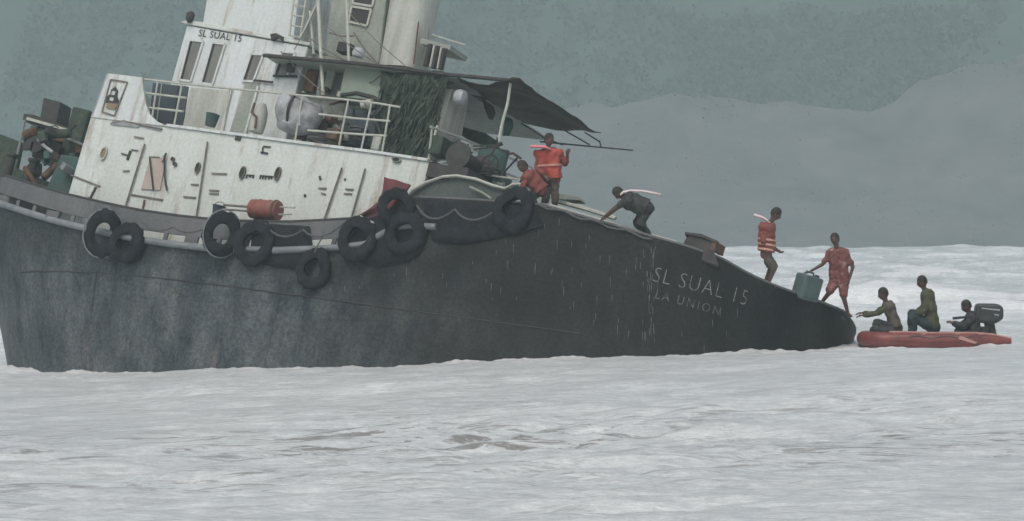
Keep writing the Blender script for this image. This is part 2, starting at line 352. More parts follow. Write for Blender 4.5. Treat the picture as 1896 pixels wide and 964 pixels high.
dh = np.full_like(XX, 1e3)
for p, q in zip(wl_pts, wl_pts[1:]): dh = np.minimum(dh, seg_d(p.x, p.y, q.x, q.y))
fo_ = fo_+0.45*np.exp(-(dh/0.7)**2)
ZZ2 = 0.016*np.exp(-(dh/0.6)**2)*(np.sin(XX*7.1+YY*3)+np.sin(XX*3.3-YY*4.1+1)+0.8*np.sin(XX*15+2+YY*6)+0.6*np.sin(XX*27+YY*9))
co[:, 2] += ZZ2.reshape(-1).astype(np.float32); me.vertices.foreach_set('co', co.ravel())
at_ = me.attributes.new('foam', 'FLOAT', 'POINT'); at_.data.foreach_set('value', np.clip(fo_, 0, 1.2).reshape(-1).astype(np.float32)); me.update()
def sea_material():
    m = bpy.data.materials.new('turbid_foamy_water'); m.use_nodes = True; t = m.node_tree; b = t.nodes['Principled BSDF']
    geo = nd(t, 'ShaderNodeNewGeometry'); at = nd(t, 'ShaderNodeAttribute'); at.attribute_name = 'foam'
    def noise(sc, scale=(1, 1, 1), det=6, rgh=0.6, dist=0.0):
        mp = nd(t, 'ShaderNodeMapping'); mp.inputs['Scale'].default_value = scale; t.links.new(geo.outputs['Position'], mp.inputs[0])
        n = nd(t, 'ShaderNodeTexNoise'); n.inputs['Scale'].default_value = sc; n.inputs['Detail'].default_value = det; n.inputs['Roughness'].default_value = rgh; n.inputs['Distortion'].default_value = dist
        t.links.new(mp.outputs[0], n.inputs['Vector']); return n
    def ramp(sock, a, b_, c0=(0, 0, 0, 1), c1=(1, 1, 1, 1)):
        r = nd(t, 'ShaderNodeValToRGB'); r.color_ramp.elements[0].position = a; r.color_ramp.elements[1].position = b_
        r.color_ramp.elements[0].color = c0; r.color_ramp.elements[1].color = c1; t.links.new(sock, r.inputs[0]); return r.outputs[0]
    def mixc(fac, a, c, mode='MIX'):
        x = nd(t, 'ShaderNodeMix', data_type='RGBA', blend_type=mode)
        if isinstance(fac, float): x.inputs[0].default_value = fac
        else: t.links.new(fac, x.inputs[0])
        for i, k in ((6, a), (7, c)):
            if isinstance(k, tuple): x.inputs[i].default_value = k
            else: t.links.new(k, x.inputs[i])
        return x.outputs[2]
    def math(op, a, c):
        x = nd(t, 'ShaderNodeMath', operation=op)
        for i, k in ((0, a), (1, c)):
            if isinstance(k, (int, float)): x.inputs[i].default_value = k
            else: t.links.new(k, x.inputs[i])
        return x.outputs[0]
    base = ramp(noise(0.6, (0.6, 1, 1), 8, 0.7).outputs['Fac'], 0.34, 0.66, (0.74, 0.775, 0.76, 1), (0.65, 0.675, 0.675, 1))
    chop = ramp(noise(3.4, (0.5, 1, 1), 7, 0.75, 0.5).outputs['Fac'], 0.32, 0.62, (0.80, 0.81, 0.82, 1), (1.06, 1.06, 1.06, 1))
    col = mixc(1.0, base, chop, 'MULTIPLY')
    # greyer open water beyond the surf
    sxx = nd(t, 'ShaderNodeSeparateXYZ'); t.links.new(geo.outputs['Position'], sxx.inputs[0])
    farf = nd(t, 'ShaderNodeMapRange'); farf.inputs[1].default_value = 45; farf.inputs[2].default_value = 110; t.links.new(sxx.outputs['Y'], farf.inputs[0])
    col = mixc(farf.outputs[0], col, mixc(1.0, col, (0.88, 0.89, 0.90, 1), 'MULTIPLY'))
    # brownish ripple band of the nearer chop, wave-wrinkle shading put into its colour
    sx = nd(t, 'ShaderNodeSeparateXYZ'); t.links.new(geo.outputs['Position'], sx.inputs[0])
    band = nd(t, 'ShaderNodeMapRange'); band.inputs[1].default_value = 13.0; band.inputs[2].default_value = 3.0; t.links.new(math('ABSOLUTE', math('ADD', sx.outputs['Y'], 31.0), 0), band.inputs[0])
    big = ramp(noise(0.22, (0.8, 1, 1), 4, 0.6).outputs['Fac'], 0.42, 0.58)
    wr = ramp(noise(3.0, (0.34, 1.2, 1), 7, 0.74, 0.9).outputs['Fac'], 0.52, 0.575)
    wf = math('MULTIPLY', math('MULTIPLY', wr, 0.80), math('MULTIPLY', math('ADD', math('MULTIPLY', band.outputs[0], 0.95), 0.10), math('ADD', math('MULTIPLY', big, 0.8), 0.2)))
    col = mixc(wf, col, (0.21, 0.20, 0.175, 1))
    fn1 = noise(0.55, (0.8, 0.40, 1), 8, 0.72, 0.5); fn2 = noise(3.6, (0.8, 0.8, 1), 6, 0.7, 0.3)
    fr = math('ADD', math('MULTIPLY', fn1.outputs['Fac'], 0.65), math('MULTIPLY', fn2.outputs['Fac'], 0.35))
    th = math('SUBTRACT', math('ADD', fr, math('MULTIPLY', at.outputs['Fac'], 0.24)), 0.555)
    ff = nd(t, 'ShaderNodeMapRange'); ff.inputs[1].default_value = 0.0; ff.inputs[2].default_value = 0.13; ff.clamp = True; t.links.new(th, ff.inputs[0])
    col = mixc(math('MULTIPLY', ff.outputs[0], 0.92), col, (0.88, 0.905, 0.905, 1))
    sp1 = ramp(noise(11.0, (0.7, 1.0, 1), 4, 0.8).outputs['Fac'], 0.3, 0.7, (0.84, 0.84, 0.84, 1), (1.12, 1.12, 1.12, 1))
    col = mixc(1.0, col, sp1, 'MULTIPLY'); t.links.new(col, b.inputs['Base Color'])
    b.inputs['Roughness'].default_value = 0.22; b.inputs['IOR'].default_value = 1.33; b.inputs['Specular IOR Level'].default_value = 0.45
    nb = noise(5.5, (0.6, 1.1, 1), 6, 0.7); bp = nd(t, 'ShaderNodeBump'); bp.inputs['Strength'].default_value = 0.9; bp.inputs['Distance'].default_value = 0.07
    t.links.new(nb.outputs['Fac'], bp.inputs['Height']); t.links.new(bp.outputs[0], b.inputs['Normal'])
    return m
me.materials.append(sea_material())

# ------------------------------------------------------------------ hills
def fbm(x, y, s, o=5):
    return mnoise.fractal(Vector((x*s, y*s, 3.7)), 0.9, 2.1, o)
RIDGE = [(-700, 300), (0, 292), (300, 270), (700, 235), (950, 205), (1100, 190), (1200, 180), (1330, 180), (1450, 192), (1560, 207), (1610, 205), (1700, 163), (1800, 122), (1896, 92), (2100, 60), (2900, 20)]
def ridge_z(x, d=655.0):
    px = CX+x*F/d
    for (a, pa), (b, pb) in zip(RIDGE, RIDGE[1:]):
        if a <= px <= b:
            u = (px-a)/(b-a); py = pa+(pb-pa)*u; break
    else: py = RIDGE[0][1] if px < 0 else RIDGE[-1][1]
    return CAMP.z+(YH-py)/F*d
def hill_mesh(name, xs, ys, zf, m):
    rows = [[Vector((x, y, zf(x, y))) for x in xs] for y in ys]
    o = MB().grid(rows).build(name, m, smooth=True); return struct(o)
def foot_z(x, y):
    u = (y-514)/61.0
    r = ridge_z(x)+1.6*fbm(x, 5, 0.05, 4)
    if u < 1: prof = max(u, -0.3)**1 if u < 0 else (0.30*u+0.70*u*u*(3-2*u))
    else: prof = 1-0.9*((u-1)/0.9)**1.3
    return prof*r+(0 if u < 0.03 else 2.4*fbm(x, y, 0.045, 6)*min(1, u*3)*(1 if u < 1 else 0.4))-(0.6 if u < 0 else 0)
xs = list(np.linspace(-330, -110, 24))+list(np.linspace(-108, 108, 260))+list(np.linspace(112, 330, 24))
ys = list(np.linspace(508, 580, 84))+list(np.linspace(584, 632, 12))
M['rock'] = mat('grey_scree', (0.125, 0.130, 0.138), (0.065, 0.075, 0.078), 0.9, 0.09, (1, 1, 1.5), 0.6, 0.6, c3=(0.115, 0.110, 0.118), c3s=0.06, c3t=0.55, fine=0.25)
M['wood'] = mat('green_hillside', (0.034, 0.066, 0.052), (0.026, 0.052, 0.042), 0.9, 0.03, (1, 1, 1), 0.5, 0.4, c3=(0.09, 0.115, 0.085), c3s=0.03, c3t=0.60)
hill_mesh('foothill', xs, ys, foot_z, 'rock')
def far_z(x, y):
    u = (y-625)/330.0
    g = max(0, min(1, u)); h = 175*(0.25*g+0.75*g*g*(3-2*g))+16*fbm(x, y, 0.012, 5)*min(1, 3*g)+5*fbm(x, y, 0.05, 4)*min(1, 5*g)
    return h-2
xs = list(np.linspace(-780, -175, 30))+list(np.linspace(-170, 170, 150))+list(np.linspace(175, 780, 30))
ys = list(np.linspace(618, 780, 90))+list(np.linspace(785, 1000, 40))
hill_mesh('hillside', xs, ys, far_z, 'wood')
# foliage on the far hillside and scree on the near slope: fine masses nobody could count
def quad_mass(name, centres, per, spread, size, m, label, flat=1.0, seed=11):
    r = np.random.RandomState(seed); n = len(centres)*per
    c = np.repeat(np.array(centres, np.float64), per, 0)
    sp = np.repeat(np.array(spread), per)
    off = r.normal(0, 0.5, (n, 3))*np.stack([sp, sp*0.7, sp*flat], 1); c = c+off
    t1 = r.normal(0, 1, (n, 3)); t2 = r.normal(0, 1, (n, 3)); t1 /= np.linalg.norm(t1, axis=1)[:, None]; t2 -= t1*(t1*t2).sum(1)[:, None]; t2 /= np.linalg.norm(t2, axis=1)[:, None]
    sz = (size[0]+(size[1]-size[0])*r.rand(n)**2)[:, None]
    t1 *= sz; t2 *= sz*(0.5+0.6*r.rand(n))[:, None]
    v = np.stack([c-t1, c-t2, c+t1*0.9, c+t2*1.1], 1).reshape(-1, 3).astype(np.float32)
    me = bpy.data.meshes.new(name); me.vertices.add(len(v)); me.vertices.foreach_set('co', v.ravel())
    me.loops.add(len(v)); me.loops.foreach_set('vertex_index', np.arange(len(v), dtype=np.int32))
    me.polygons.add(n); me.polygons.foreach_set('loop_start', np.arange(0, len(v), 4, dtype=np.int32)); me.update(calc_edges=True)
    me.materials.append(m); o = bpy.data.objects.new(name, me); C.objects.link(o); tag(o, label, None, kind='stuff'); return o
M['leaf'] = mat('dark_foliage', (0.024, 0.052, 0.041), (0.036, 0.074, 0.056), 0.9, 0.06, bump=0, c3=(0.050, 0.078, 0.060), c3s=0.03, c3t=0.50)
M['stone'] = mat('grey_stone', (0.11, 0.12, 0.125), (0.17, 0.175, 0.18), 0.9, 0.3, bump=0)
rnd = random.Random(4); cs_, sp_r = [], []
while len(cs_) < 7500:
    x = rnd.uniform(-105, 105); y = rnd.uniform(626, 750)
    k = fbm(x, y, 0.02, 5)
    if k+0.45 < rnd.random()*0.9: continue
    r_ = rnd.uniform(0.6, 2.0)*(1+0.5*max(-0.5, k)); cs_.append((x, y, far_z(x, y)+0.5*r_)); sp_r.append(r_)
quad_mass('forest', cs_, 22, sp_r, (0.15, 0.75), M['leaf'], 'dense green woodland covering the hazy upper hillside', 1.1)
cs_, sp_r = [], []
while len(cs_) < 2600:
    x = rnd.uniform(-92, 92); y = rnd.uniform(518, 592); k = fbm(x, y, 0.05, 4)
    if 0.5*k+(y-568)/14.0 < rnd.random()*1.3: continue
    cs_.append((x, y, foot_z(x, y)+0.1)); sp_r.append(rnd.uniform(0.3, 1.1))
M['scrubleaf'] = mat('grey_green_scrub', (0.055, 0.075, 0.066), (0.080, 0.098, 0.086), 0.9, 0.2, bump=0)
quad_mass('scrub', cs_, 12, sp_r, (0.06, 0.22), M['scrubleaf'], 'thin scrub thickening towards the top of the grey lower slope', 0.5, 12)
cs_, sp_r = [], []
while len(cs_) < 3600:
    x = rnd.uniform(-92, 92); y = rnd.uniform(516, 580); k = fbm(x, y, 0.06, 4)
    if k+0.4 < rnd.random(): continue
    cs_.append((x, y, foot_z(x, y)+0.05)); sp_r.append(rnd.uniform(0.6, 2.4))
quad_mass('scree', cs_, 5, sp_r, (0.05, 0.17), M['stone'], 'loose grey stones scattered over the lower slope', 0.3, 13)

# ------------------------------------------------------------------ tugboat
tug = empty('tugboat', MS)
tag(tug, 'half-sunk black-hulled tugboat with white deckhouse, stern down and leaning away', 'tugboat')
ZB = -5.8
def wlev(z): return max(0.0, min(1.0, (-0.6-z)/5.2))
def halfb(x, z):
    w = wlev(z); R = RB-0.25*w*w
    if x > 0:
        L = RB*(1-0.22*w*w)
        return R*sqrt(max(0, 1-(x/L)**2))
    xb = -18.75+2.8*w; x0 = -9.0+2.0*w
    if x >= x0: return R
    u = min(1, (x0-x)/(x0-xb)); p = 2.3-0.5*w
    return R*max(0, 1-u**p)**(0.62+0.1*w)
SHEER = [(-60, 300), (0, 325), (50, 342), (100, 357), (160, 371), (230, 386), (320, 399), (400, 407), (520, 410), (640, 405), (690, 399), (712, 388), (740, 371), (770, 365), (890, 371), (1000, 379), (1100, 407), (1205, 438), (1250, 450), (1330, 476), (1390, 510), (1440, 532), (1500, 552), (1560, 576), (1620, 604)]
def pl(tab, v):
    if v <= tab[0][0]: return tab[0][1]
    for (a, pa), (b, pb) in zip(tab, tab[1:]):
        if v <= b: return pa+(pb-pa)*(v-a)/(b-a)
    return tab[-1][1]
def fit_z(x, y):
    z = -0.5
    for _ in range(12):
        px, py, d = proj((x, y, z)); z += (py-pl(SHEER, px))/F*d*0.9
    return z
# stations along the port side, stem -> stern centre
st = []
NB = 26
xs_ = [-18.75+9.75*(k/NB)**1.7 for k in range(NB)]+list(np.linspace(-9, -0.001, 44))
for x in xs_: st.append((x, None))
for k in range(0, 25): st.append((None, pi/2*k/24))
zt = []
for (x, th) in st:
    if x is None: X, Y = RB*sin(th), -RB*cos(th)
    else: X, Y = x, -halfb(x, -0.6)
    zt.append((X, Y, fit_z(X, Y) if X > -16.9 else None))
zref = next(z for X, Y, z in zt if z is not None); xref = next(X for X, Y, z in zt if z is not None)
zt = [(X, Y, z if z is not None else zref+(xref-X)*0.10) for X, Y, z in zt]
def ztop(x, th=None):
    if x is None: return pl([(t[0], t[2]) for t in zt], RB*sin(th))
    return pl([(t[0], t[2]) for t in zt], x)
XSTEP = S(705, 395, -RB).x                     # where the raised quarter bulwark starts
def hedge(i):                                   # top edge of the hull plating at station i
    X, Y, z = zt[i]
    return z-0.60*(1 if X < XSTEP-0.25 else max(0, min(1, (XSTEP+0.05-X)/0.3)))
LEV = [0, 0.05, 0.12, 0.2, 0.3, 0.4, 0.5, 0.6, 0.7, 0.8, 0.9, 1]
port = []
for i, (x, th) in enumerate(st):
    col = []
    for w in LEV:
        z = hedge(i)*(1-w)+ZB*w
        if x is None:
            ww = wlev(z); L = RB*(1-0.22*ww*ww); R = RB-0.25*ww*ww
            p = Vector((L*sin(th), -R*cos(th), z))
        else:
            ww = wlev(z); xb = -18.75+2.8*ww; u = (x+18.75)/18.75
            xx = xb+(0-xb)*u
            if i == 0: p = Vector((xb, 0, z))
            else: p = Vector((xx, -halfb(xx, z), z))
        # dents and unfair plating
        dn = 0.02*mnoise.noise(Vector((p.x*0.9, p.z*1.1, 1.0)))
        col.append(p+Vector((0, dn, 0)) if i else p)
    port.append(col)
mir = lambda p: Vector((p.x, -p.y, p.z))
loop = port+[[mir(p) for p in c] for c in port[-2:0:-1]]
hull = MB().grid(loop+[loop[0]])
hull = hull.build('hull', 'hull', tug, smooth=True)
bmw = bmesh.new(); bmw.from_mesh(hull.data); bmesh.ops.remove_doubles(bmw, verts=bmw.verts, dist=1e-4); bmesh.ops.recalc_face_normals(bmw, faces=bmw.faces)
bmw.to_mesh(hull.data); bmw.free()
# deck
def zdeck(i):
    X, Y, z = zt[i]
    return hedge(i)-0.04 if X < XSTEP else z-0.14
dk = MB()
rows = []
for i in range(1, len(st)):
    p = port[i][0]; z = zdeck(i); yy = -p.y*0.995
    rows.append([Vector((p.x, -yy, z)), Vector((p.x, 0, z+0.06)), Vector((p.x, yy, z))])
dk.grid(rows); dk.build('deck', 'deck', tug)
# bulwark forward of the step: plate, cap rail, stays, freeing ports below
i1 = max(i for i, t in enumerate(zt) if t[0] < XSTEP)
def plate(idx, top, bot, th, side):
    mb = MB(); out = []; inn = []
    for i in idx:
        X, Y, z = zt[i]; p = port[i][0]
        n = Vector((0, 1, 0)) if i else Vector((1, 0, 0))
        out.append([Vector((p.x, p.y, z-top)), Vector((p.x, p.y, z-bot))])
        inn.append([Vector((p.x, p.y+th, z-top)), Vector((p.x, p.y+th, z-bot))])
    rows = [[o[0], i_[0], i_[1], o[1], o[0]] for o, i_ in zip(out, inn)]
    if side > 0: rows = [[mir(p) for p in r] for r in rows]
    mb.grid(rows); n = len(rows)
    mb.add(rows[0][:4], [(0, 1, 2, 3)]); mb.add(rows[-1][:4], [(0, 1, 2, 3)])
    return mb
for side in (-1, 1):
    bw = plate(range(1, i1+1), 0.0, 0.40, 0.05, side).build('bulwark', 'bulwark', tug, smooth=True)
    cap = MB(); pts = [Vector((port[i][0].x, (port[i][0].y+0.02)*(-side if side > 0 else 1), zt[i][2]+0.025)) for i in range(1, i1+1)]
    cap.tube(pts, 0.035, 6); cap.build('cap_rail', 'dark', bw, smooth=True)
    gl = MB(); pts = [Vector((port[i][0].x, (port[i][0].y-0.06)*(-side if side > 0 else 1), zt[i][2]-0.64)) for i in range(2, i1+8)]
    gl.tube(pts, 0.075, 8); gl.build('guard_rail', 'guard', tug, smooth=True)
    xsv = np.arange(-16.5, XSTEP-0.3, 0.72)
    for k, xv in enumerate(xsv):
        y = -halfb(xv, -0.9); z = ztop(xv)
        mb = MB().box((xv, (y+0.03)*(-side if side > 0 else 1), z-0.5), (0.10 if k % 3 else 0.34, 0.05, 0.22)); mb.build('bulwark_stay', 'bulwark', bw)
# pale cap rail round the raised quarter and stern
cap = MB(); i2 = len(st)-1
pts = [Vector((port[i][0].x, port[i][0].y+0.03, zt[i][2]+0.02)) for i in range(i1+4, i2+1)]
pts += [mir(p) for p in pts[::-1][1:]]
cap.tube(pts, 0.028, 6); cap.build('cap_rail', 'bulwark', tug, smooth=True)
inr = MB(); pts = []
for i, (x, th) in enumerate(st):
    if zt[i][0] > -1.9 and (th is None or th < radians(26)):
        pts.append(Vector((zt[i][0]*0.96-0.1, zt[i][1]+0.35, zt[i][2]+0.10)))
inr.tube(pts, 0.04, 6)
inr.build('inner_rail', 'pipe', tug, smooth=True)
# plate seams: raised weld beads on the plating
def hull_pt(x, z, out=0.004): return Vector((x, -halfb(x, z)-out, z))
for zz in (-2.35,):
    MB().tube([hull_pt(x, zz+0.01*x) for x in np.linspace(-15.5, -0.1, 60)], 0.013, 5).build('plate_seam', 'seam', hull, smooth=True)
for xv in (-12.6, -7.4):
    MB().tube([hull_pt(xv, z) for z in np.linspace(ztop(xv)-0.75, -4.6, 12)], 0.007, 5).build('plate_seam', 'seam', hull, smooth=True)
# point on the port plating seen at a photo position
def hullS(px, py, out=0.0):
    y = -RB
    for _ in range(25):
        p = S(px, py, y); y = y*0.5-0.5*max(0.3, halfb(min(p.x, RB*0.985), p.z))
    p = S(px, py, y)
    if p.x > 0: n = Vector((p.x/RB, p.y/RB, 0)).normalized()
    else:
        e = 0.05; g = (halfb(p.x+e, p.z)-halfb(p.x-e, p.z))/(2*e); n = Vector((-g, -1, 0)).normalized()
    return p+n*out, n

# stern lettering laid on the curved plating
def text_mesh(txt, size, thin=0.0, spacing=1.0):
    cu = bpy.data.curves.new('txt', 'FONT'); cu.body = txt; cu.size = size; cu.offset = thin; cu.space_character = spacing; cu.resolution_u = 3; cu.fill_mode = 'BOTH'
    o = bpy.data.objects.new('txt', cu); C.objects.link(o); dg = bpy.context.evaluated_depsgraph_get()
    me = bpy.data.meshes.new_from_object(o.evaluated_get(dg)); bpy.data.objects.remove(o)
    return me
def letters(txt, size, thin, sp):
    """each character as its own mesh, with its start along the line"""
    out = []
    for i, ch in enumerate(txt):
        if ch == ' ': continue
        me = text_mesh(ch, size, thin, sp); m = max(v.co.x for v in me.vertices)
        full = text_mesh(txt[:i+1], size, thin, sp); mx_ = max(v.co.x for v in full.vertices); bpy.data.meshes.remove(full)
        out.append((me, mx_-m, mx_))
    return out, out[-1][2]
def hull_text(name, txt, size, a, b, m, out=0.012, thin=-0.006, sp=1.15):
    """a, b: photo positions of the start and end of the base line"""
    chars, w = letters(txt, size, thin, sp)
    pa, _ = hullS(*a); pb, _ = hullS(*b); tha = math.asin(max(-1, min(1, pa.x/RB))); thb = math.asin(max(-1, min(1, pb.x/RB)))
    for me, x0, _ in chars:
        bm = bmesh.new(); bm.from_mesh(me); bmesh.ops.triangulate(bm, faces=bm.faces)
        bmesh.ops.subdivide_edges(bm, edges=[e for e in bm.edges if e.calc_length() > 0.1], cuts=1)
        for v in bm.verts:
            u = (v.co.x+x0)/w; th = tha+(thb-tha)*u; z = pa.z+(pb.z-pa.z)*u+v.co.y
            ww = wlev(z); L = RB*(1-0.22*ww*ww); R = RB-0.25*ww*ww; n = Vector((sin(th), -cos(th), 0))
            v.co = Vector((L*sin(th), -R*cos(th), z))+n*(out+0.014)
        bm.to_mesh(me); bm.free(); link_mesh(name, me, m, hull)
hull_text('name_letter', 'SL SUAL 15', 0.46, (1207, 521), (1380, 566), 'letters', thin=-0.010)
hull_text('port_letter', 'LA UNION', 0.26, (1212, 552), (1332, 585), 'lettersfaint', sp=1.35, thin=-0.002)

# stern fairlead block
fl, n = hullS(1296, 452)
X0 = plane(1262, 450, 2, fl.z)
P = [S(1262, 452, fl.y), S(1258, 470, fl.y), S(1330, 492, fl.y), S(1320, 462, fl.y), S(1326, 445, fl.y), S(1296, 432, fl.y), S(1277, 431, fl.y), S(1268, 440, fl.y)]
fo = MB().prism([p+Vector((0, 0.05, 0)) for p in P], (-0.28, 0.55, 0)).build('stern_fairlead', 'dark', tug, bevel=0.03)
MB().prism([S(1317, 447, fl.y)+Vector((0, 0.03, 0)), S(1326, 446, fl.y)+Vector((0, 0.03, 0)), S(1321, 463, fl.y)+Vector((0, 0.03, 0)), S(1313, 461, fl.y)+Vector((0, 0.03, 0))], (0.02, 0.4, 0)).build('rusty_edge', 'rust', fo)
MB().prism([S(1268, 429, fl.y), S(1300, 433, fl.y), S(1330, 446, fl.y), S(1330, 450, fl.y), S(1298, 438, fl.y), S(1268, 433, fl.y)], (-0.2, 0.62, 0)).build('top_plate', 'dark', fo)

# ---- deckhouse
YH0 = -2.72
def sp_(lst, y): return [S(a, b, y) for a, b in lst]
hp = sp_([(118, 384), (168, 214), (240, 222), (310, 232), (540, 262), (690, 281), (796, 297)], YH0)
zb = -2.2
hx_aft = hp[-1].x
poly = [Vector((hp[0].x-0.15, YH0, hp[0].z-0.9))]+hp+[Vector((hx_aft, YH0, zb))]
house = MB().prism(poly, (0, -2*YH0, 0)).build('deckhouse', 'white', tug, bevel=0.04)
ztopd = hp[3].z
# side deck plate lip along the top
lip = MB().prism([hp[3]+Vector((0, -0.05, -0.03)), hp[4]+Vector((0, -0.05, -0.03)), hp[5]+Vector((0, -0.05, -0.03)), hp[6]+Vector((0.1, -0.05, -0.03)), hp[6]+Vector((0.1, -0.05, 0.03)), hp[5]+Vector((0, -0.05, 0.03)), hp[4]+Vector((0, -0.05, 0.03)), hp[3]+Vector((0, -0.05, 0.03))], (0, -2*YH0+0.1, 0))
lip.build('deck_edge', 'white_clean', house)
# forward wing bulwark with the curved cut
wp = sp_([(168, 216), (197, 135), (230, 139), (264, 143), (265, 165), (269, 190), (276, 210), (290, 224), (312, 234)], YH0-0.03)
wing = MB().prism(wp, (0, 0.05, 0))
wing.prism([mir(p) for p in wp], (0, -0.05, 0))
f0, f1 = wp[0], wp[1]
wing.prism([f0, f1, f1+Vector((0.05, 0, 0)), f0+Vector((0.05, 0, 0))], (0, -2*f0.y, 0))
wing = wing.build('wing_bulwark', 'white_clean', tug)
# emblem panel on the wing
YE = YH0-0.045
em = empty('emblem_board'); em.parent = tug
def strip(pts, wd, y, th=0.012):
    mb = MB()
    for a, b in zip(pts, pts[1:]):
        d = (b-a); d.normalize(); nrm = Vector((-d.z, 0, d.x))*wd/2
        mb.prism([a-nrm, b-nrm, b+nrm, a+nrm], (0, -th, 0))
    return mb
fr = sp_([(205, 147), (236, 152), (212, 214), (189, 207), (205, 147)], YE)
strip(fr, 0.035, YE).build('frame', 'markgrey', em)
MB().prism(sp_([(214, 160), (219, 168), (217, 178), (221, 187), (215, 196), (203, 194), (196, 190), (199, 178), (204, 174), (206, 166)], YE), (0, -0.01, 0)).build('dark_shape', 'mark', em)
MB().prism(sp_([(199, 190), (219, 192), (213, 203), (196, 199)], YE-0.012), (0, -0.01, 0)).build('brown_base', 'emblem', em)
MB().prism(sp_([(208, 168), (214, 169), (212, 176), (206, 175)], YE-0.012), (0, -0.01, 0)).build('pale_patch', 'white_clean', em)
MB().prism(sp_([(204, 180), (211, 181), (209, 187), (203, 186)], YE-0.012), (0, -0.01, 0)).build('pale_patch', 'white_clean', em)
# stiffeners, seams, doors and small fittings on the house side
YS = YH0-0.012
def seam(name, a, b, wd=0.03, m='markgrey', parent=house, y=YS, th=0.02):
    return strip([S(*a, y), S(*b, y)], wd, y, th).build(name, m, parent)
for a, b in [((268, 266), (229, 392)), ((384, 262), (363, 404)), ((633, 310), (600, 406)), ((676, 312), (650, 404))]:
    MB().tube([S(*a, YH0-0.05), S(*b, YH0-0.05)], 0.022, 6).build('pipe', 'markgrey', house, smooth=True)
for a, b in [((132, 324), (186, 345)), ((243, 360), (302, 370)), ((249, 253), (266, 256)), ((392, 321), (420, 322)), ((388, 352), (406, 353)), ((388, 358), (405, 359)), ((340, 364), (363, 366)), ((354, 341), (368, 342)), ((228, 317), (240, 316)), ((590, 348), (605, 349)), ((640, 350), (655, 351)), ((637, 358), (652, 359)), ((595, 357), (603, 360)), ((205, 229), (232, 223)), ((230, 224), (262, 232)), ((262, 232), (300, 240))]:
    seam('bracket', a, b, 0.032, 'markgrey')
seam('bracket', (268, 370), (263, 396), 0.045, 'rust'); seam('fender_board', (208, 227), (258, 232), 0.10, 'raft')
seam('fender_board', (258, 230), (300, 240), 0.07, 'raft')
# access door with faded red paint, curved hand rails
door = MB().prism(sp_([(279, 291), (308, 293), (297, 352), (262, 350)], YS), (0, -0.025, 0)).build('door', 'redmark', tug)
strip([S(276, 290, YS-0.03), S(296, 291, YS-0.03)], 0.025, YS-0.03).build('door_frame', 'markgrey', door)
MB().tube([S(277, 292, YS-0.06), S(280, 318, YS-0.06), S(284, 352, YS-0.06)], 0.022, 6).build('grab_rail', 'mark', house, smooth=True)
MB().tube([S(308, 283, YS-0.06), S(304, 290, YS-0.06), S(305, 330, YS-0.06), S(309, 352, YS-0.06)], 0.025, 6).build('grab_rail', 'mark', house, smooth=True)
MB().tube([S(299, 300, YS-0.06), S(305, 293, YS-0.06), S(308, 283, YS-0.06)], 0.015, 6).build('grab_rail', 'mark', house, smooth=True)
# port lights (deep oval rims with dark glass)
def porthole(px, py, w, h, rim='markgrey', glass='mark'):
    c = S(px, py, YS); lean = Matrix.Rotation(0.05, 4, 'Y')
    X = Matrix.Translation(c) @ lean @ Matrix.Rotation(pi/2, 4, 'X') @ Matrix.Diagonal((w, h, 1, 1))
    o = MB().lathe([(0.78, 0), (1.0, 0), (1.0, 0.05), (0.78, 0.05)], 18, X, closed=True).build('porthole', rim, tug, smooth=True)
    MB().lathe([(0.8, 0.0), (0.8, 0.02), (0.01, 0.021)], 18, X).build('glass', glass, o, smooth=True)
porthole(193, 284, 0.085, 0.16, 'pipe', 'emblem'); porthole(367, 311, 0.06, 0.13); porthole(450, 320, 0.075, 0.15); porthole(515, 322, 0.075, 0.16)
for (px, py) in ((321, 295), (325, 304)): porthole(px, py, 0.05, 0.05)
porthole(735, 296, 0.12, 0.06, 'moss')
# faint stencilled marks between two port lights and other little fittings
for i, px in enumerate((458, 464, 470, 483, 488, 493, 499, 504)):
    h = (5, 3, 4, 5, 5, 5, 5, 4)[i]
    seam('stencil_mark', (px, 323+i*0.35), (px-1.5, 323+h+i*0.35+2), 0.03, 'mark')
for a, b, wd in [((459, 324), (470, 325), 0.025), ((482, 325), (506, 327), 0.025), ((436, 255), (446, 257), 0.09), ((487, 272), (486, 284), 0.03), ((488, 271), (501, 272), 0.03), ((483, 282), (496, 284), 0.04), ((242, 279), (236, 296), 0.06), ((225, 284), (238, 288), 0.03), ((243, 277), (256, 279), 0.02), ((178, 346), (168, 366), 0.05), ((164, 367), (170, 368), 0.06), ((592, 326), (594, 333), 0.05), ((638, 331), (640, 333), 0.05), ((564, 360), (566, 364), 0.05)]:
    seam('fitting', a, b, wd, 'mark')
# ---- upper deck rails
def rail(name, y, posts, rails, rp=0.022, rr=0.02, m='pipe', parent=tug):
    e = empty(name); e.parent = parent
    for a, b in posts: MB().tube([S(*a, y), S(*b, y)], rp, 6).build('stanchion', m, e, smooth=True)
    for pts in rails: MB().tube([S(*p, y) for p in pts], rr, 6).build('rail', m, e, smooth=True)
    return e
rail('side_railing', YH0+0.08, [((292, 150), (280, 226)), ((337, 155), (322, 233)), ((425, 163), (412, 246)), ((560, 177), (546, 262)), ((645, 185), (627, 273)), ((688, 191), (668, 279)), ((722, 196), (707, 284))],
     [[(262, 146), (300, 150), (420, 163), (545, 175), (640, 184), (700, 191), (728, 196), (741, 198)], [(270, 172), (345, 181)], [(276, 199), (340, 206)], [(590, 211), (660, 219), (722, 224)], [(570, 241), (660, 248), (716, 251)]], 0.024, 0.026)
